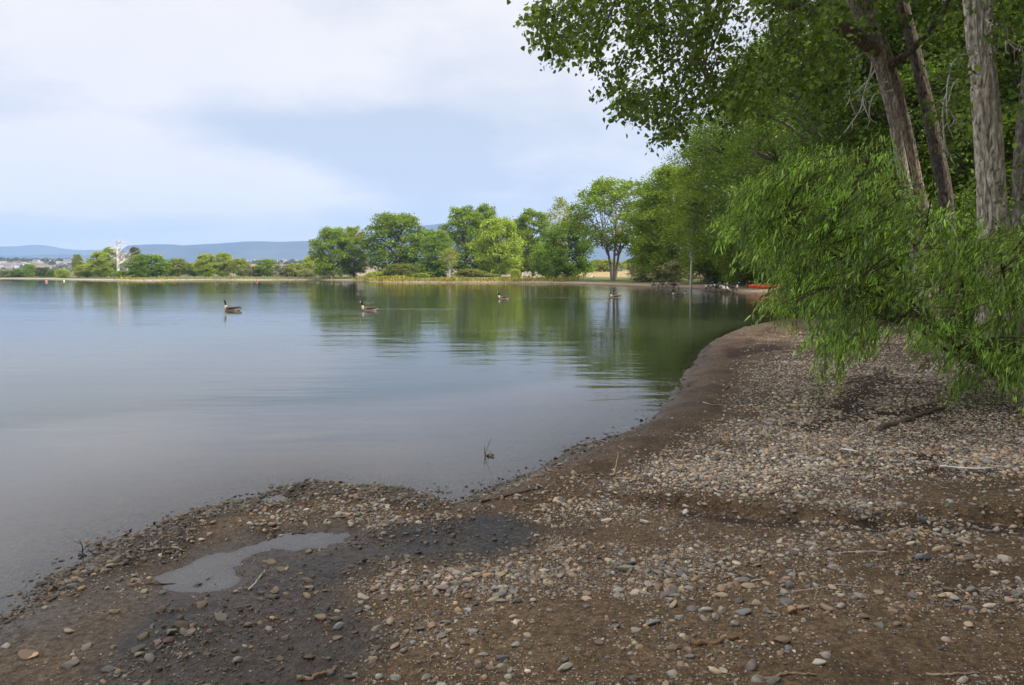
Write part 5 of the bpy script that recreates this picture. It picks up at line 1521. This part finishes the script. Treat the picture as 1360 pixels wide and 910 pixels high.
M_WALLP = tint_mat('house_wall', 0.8, 0.1, 2, 0, True, 0.2)
M_ROOF = tint_mat('roof_shingle', 0.85, 0.2, 3, 0, True, 0.1)
hm = []
for w, d, h, rh in ((12, 8, 5, 2.4), (16, 9, 5.5, 2.6), (10, 8, 3.4, 2)):
    a, b = house_parts(w, d, h, rh); hm.append((a.mesh('wall', M_WALLP, False), b.mesh('roof', M_ROOF, False)))
WC = [((0.72, 0.70, 0.68), 'white'), ((0.5, 0.46, 0.4), 'beige'), ((0.36, 0.35, 0.36), 'grey')]
HP = [(2, 352.3, 0, 'low on the slope at the far left edge'), (6, 354.8, 0, 'below and right of the far left house'), (9, 353.6, 0, 'with bright wall in the left cluster'), (5, 351.4, 1, 'highest of the left cluster'), (12, 355.5, 2, 'lowest of the left cluster'),
      (18.5, 355.2, 0, 'left of the second cluster'), (23, 354.6, 0, 'in the middle of the second cluster'), (26, 355.4, 0, 'right of the second cluster'), (33, 351.8, 2, 'by itself above the second cluster'), (38, 354.0, 1, 'right of the second cluster beyond trees'),
      (48.5, 349.6, 1, 'near the crest above the fresh green bush'), (54, 351, 2, 'below the crest above the dull green bush'), (64.5, 347.4, 0, 'on the crest, left of the crest pair'), (69.5, 347.2, 0, 'on the crest, right of the crest pair'),
      (78, 350.6, 1, 'below the crest pair'), (84, 352, 2, 'above the yellow green bush'), (90, 349.5, 2, 'on the slope left of the island of bushes'), (327, 349.2, 2, 'beyond the shore left of the round green bush'), (340, 348.6, 0, 'on the tan slope above the middle buoy'),
      (346, 349.6, 0, 'on the tan slope beside the wide one'), (367, 349.0, 1, 'on the tan slope above the silvery bush'), (378, 348.9, 0, 'on the tan slope right of the silvery bush'), (396, 349.6, 2, 'on the tan slope left of the first cottonwood'), (405, 349.5, 0, 'on the tan slope nearest the first cottonwood')]
for k, (px, py, wc, lab) in enumerate(HP):
    q = hill_pt(px, py)
    if q is None:
        q = hill_pt(px, py + 1.2)
    if q is None: continue
    wcol, wn = WC[wc]
    rt = thing('house', f'tiny {wn} house {lab}', 'house', q, random.uniform(-0.5, 0.5), 'houses on the far hillside')
    wm, rm = hm[k % 3]
    o = bpy.data.objects.new('wall', wm); COL.objects.link(o); o.parent = rt; o.color = (*wcol, 1)
    o = bpy.data.objects.new('roof', rm); COL.objects.link(o); o.parent = rt; o.color = ((0.28, 0.24, 0.22, 1), (0.2, 0.19, 0.19, 1), (0.34, 0.3, 0.27, 1))[k % 3]

# ------------------------------------------------------------------ haze, sky, sun, camera
HAZE = 9e-5
t = MB(); a, zb, zt = 14500.0, -6.0, 800.0
t.add([(sx * a, sy * a, z_) for z_ in (zb, zt) for sx, sy in ((-1, -1), (1, -1), (1, 1), (-1, 1))], [[3, 2, 1, 0], [4, 5, 6, 7], [0, 1, 5, 4], [1, 2, 6, 5], [2, 3, 7, 6], [3, 0, 4, 7]])
M_HAZE, nt, out = nodemat('air_haze')
pv = N(nt, 'ShaderNodeVolumePrincipled'); pv.inputs['Color'].default_value = (0.42, 0.62, 1.0, 1); pv.inputs['Density'].default_value = HAZE; pv.inputs['Anisotropy'].default_value = 0.0
nt.links.new(pv.outputs[0], out.inputs['Volume'])
haze = t.obj('haze', M_HAZE, smooth=False); haze['kind'] = 'stuff'; tag(haze, 'thin blue haze in the air over the lake', 'haze')

SUN_AZ, SUN_EL = R_(125), R_(42)     # azimuth from +Y towards +X: behind the camera, over the grove on the right
S = np.array([math.sin(SUN_AZ) * math.cos(SUN_EL), math.cos(SUN_AZ) * math.cos(SUN_EL), math.sin(SUN_EL)])
sun = bpy.data.lights.new('sun', 'SUN'); sun.energy = 4.2; sun.angle = R_(2.5); sun.color = (1.0, 0.95, 0.86)
so = bpy.data.objects.new('sun', sun); COL.objects.link(so)
so.rotation_euler = Vector(S).to_track_quat('Z', 'Y').to_euler(); so.location = (0, 0, 30)

w = bpy.data.worlds.new('World'); SC.world = w; w.use_nodes = True
nt = w.node_tree; nt.nodes.clear()
out = nt.nodes.new('ShaderNodeOutputWorld'); bg = nt.nodes.new('ShaderNodeBackground'); bg.inputs[1].default_value = 0.1
sky = nt.nodes.new('ShaderNodeTexSky'); sky.sky_type = 'NISHITA'; sky.sun_disc = False; sky.sun_elevation = SUN_EL; sky.sun_rotation = SUN_AZ; sky.altitude = 1600
tc = nt.nodes.new('ShaderNodeTexCoord'); sp = nt.nodes.new('ShaderNodeSeparateXYZ'); nt.links.new(tc.outputs['Generated'], sp.inputs[0])
zc = mathn(nt, 'ADD', mathn(nt, 'MAXIMUM', sp.outputs[2], 0.0), 0.24)
cv = nt.nodes.new('ShaderNodeCombineXYZ')
nt.links.new(mathn(nt, 'DIVIDE', sp.outputs[0], zc), cv.inputs[0]); nt.links.new(mathn(nt, 'DIVIDE', sp.outputs[1], zc), cv.inputs[1])


def cn(scale, det, off, rough=0.5):
    mp = nt.nodes.new('ShaderNodeMapping'); mp.inputs['Location'].default_value = off; nt.links.new(cv.outputs[0], mp.inputs[0])
    n = nt.nodes.new('ShaderNodeTexNoise'); n.inputs['Scale'].default_value = scale; n.inputs['Detail'].default_value = det; n.inputs['Roughness'].default_value = rough
    nt.links.new(mp.outputs[0], n.inputs['Vector']); return n.outputs[0]


az = mathn(nt, 'ARCTAN2', sp.outputs[0], sp.outputs[1])


def blob(px, py, wx, wy):
    d = raydir(px, py); d = d / np.linalg.norm(d)
    da = mathn(nt, 'DIVIDE', mathn(nt, 'SUBTRACT', az, math.atan2(d[0], d[1])), wx / FPX)
    de = mathn(nt, 'DIVIDE', mathn(nt, 'SUBTRACT', sp.outputs[2], float(d[2])), wy / FPX)
    return mathn(nt, 'POWER', 2.718, mathn(nt, 'MULTIPLY', mathn(nt, 'ADD', mathn(nt, 'MULTIPLY', da, da), mathn(nt, 'MULTIPLY', de, de)), -1.0))


n1 = cn(0.8, 7, (3.1, 1.7, 0), 0.5); n2 = cn(2.2, 6, (7.0, 2.0, 0), 0.55)
n3 = cn(4.5, 6, (2.0, 9.0, 0), 0.6)
cover = mathn(nt, 'ADD', mathn(nt, 'MULTIPLY', n1, 1.5), mathn(nt, 'ADD', mathn(nt, 'MULTIPLY', n2, 0.85), mathn(nt, 'MULTIPLY', n3, 0.35)))
cover = mathn(nt, 'SUBTRACT', cover, 0.62)
cover = mathn(nt, 'ADD', cover, mathn(nt, 'MULTIPLY', sp.outputs[2], 0.25))
for (px, py, wx, wy, s_) in [(160, 243, 220, 32, 0.62), (60, 222, 160, 26, 0.25), (330, 252, 90, 18, 0.3), (760, 70, 160, 110, 0.30), (300, 50, 320, 70, 0.24), (120, 90, 220, 60, 0.12), (730, 200, 120, 26, 0.22), (420, 168, 420, 24, -0.26), (560, 200, 200, 60, -0.24), (820, 200, 90, 40, -0.08), (400, 300, 900, 26, -0.14)]:
    cover = mathn(nt, 'ADD', cover, mathn(nt, 'MULTIPLY', blob(px, py, wx, wy), s_))
low = mathn(nt, 'POWER', 2.718, mathn(nt, 'MULTIPLY', mathn(nt, 'POWER', mathn(nt, 'DIVIDE', sp.outputs[2], 0.07), 2.0), -1.0))
f = ramp(nt, cover, [(0.44, (0, 0, 0)), (0.98, (1, 1, 1))])
K = 8.0
thin = mixcol(nt, 0.92, sky.outputs[0], (0.645 * K, 0.70 * K, 0.80 * K, 1))
warm = mixcol(nt, n2, (0.90 * K, 0.89 * K, 0.92 * K, 1), (1.06 * K, 1.0 * K, 0.98 * K, 1))
bright = nt.nodes.new('ShaderNodeCombineColor')
mr = nt.nodes.new('ShaderNodeMapRange'); mr.interpolation_type = 'SMOOTHSTEP'; nt.links.new(sp.outputs[2], mr.inputs[0])
mr.inputs[1].default_value = 0.30; mr.inputs[2].default_value = 0.85; mr.inputs[3].default_value = 1.0; mr.inputs[4].default_value = 2.3
for i_, g_ in enumerate((0.12, -0.03, -0.16)):
    nt.links.new(mathn(nt, 'MULTIPLY', mr.outputs[0], mathn(nt, 'ADD', 1.0, mathn(nt, 'MULTIPLY', low, g_))), bright.inputs[i_])
nt.links.new(mulcol(nt, mixcol(nt, f, thin, warm), bright.outputs[0]), bg.inputs[0]); nt.links.new(bg.outputs[0], out.inputs[0])

cam = bpy.data.cameras.new('camera'); co = bpy.data.objects.new('camera', cam); COL.objects.link(co)
cam.sensor_width = 36; cam.lens = 28; cam.sensor_fit = 'HORIZONTAL'; cam.clip_start = 0.05; cam.clip_end = 60000
co.location = (0, 0, CAMH); co.rotation_euler = (PI / 2 - PITCH, 0, 0)
SC.camera = co
SC.view_settings.view_transform = 'Standard'; SC.view_settings.look = 'None'; SC.view_settings.exposure = 0.3; SC.view_settings.gamma = 1; SC.view_settings.use_curve_mapping = False
SC.render.engine = 'CYCLES'
cy = SC.cycles
cy.max_bounces = 6; cy.diffuse_bounces = 5; cy.glossy_bounces = 3; cy.transmission_bounces = 3; cy.transparent_max_bounces = 8; cy.volume_bounces = 1
cy.caustics_reflective = False; cy.caustics_refractive = False; cy.use_denoising = True
cy.sample_clamp_indirect = 6
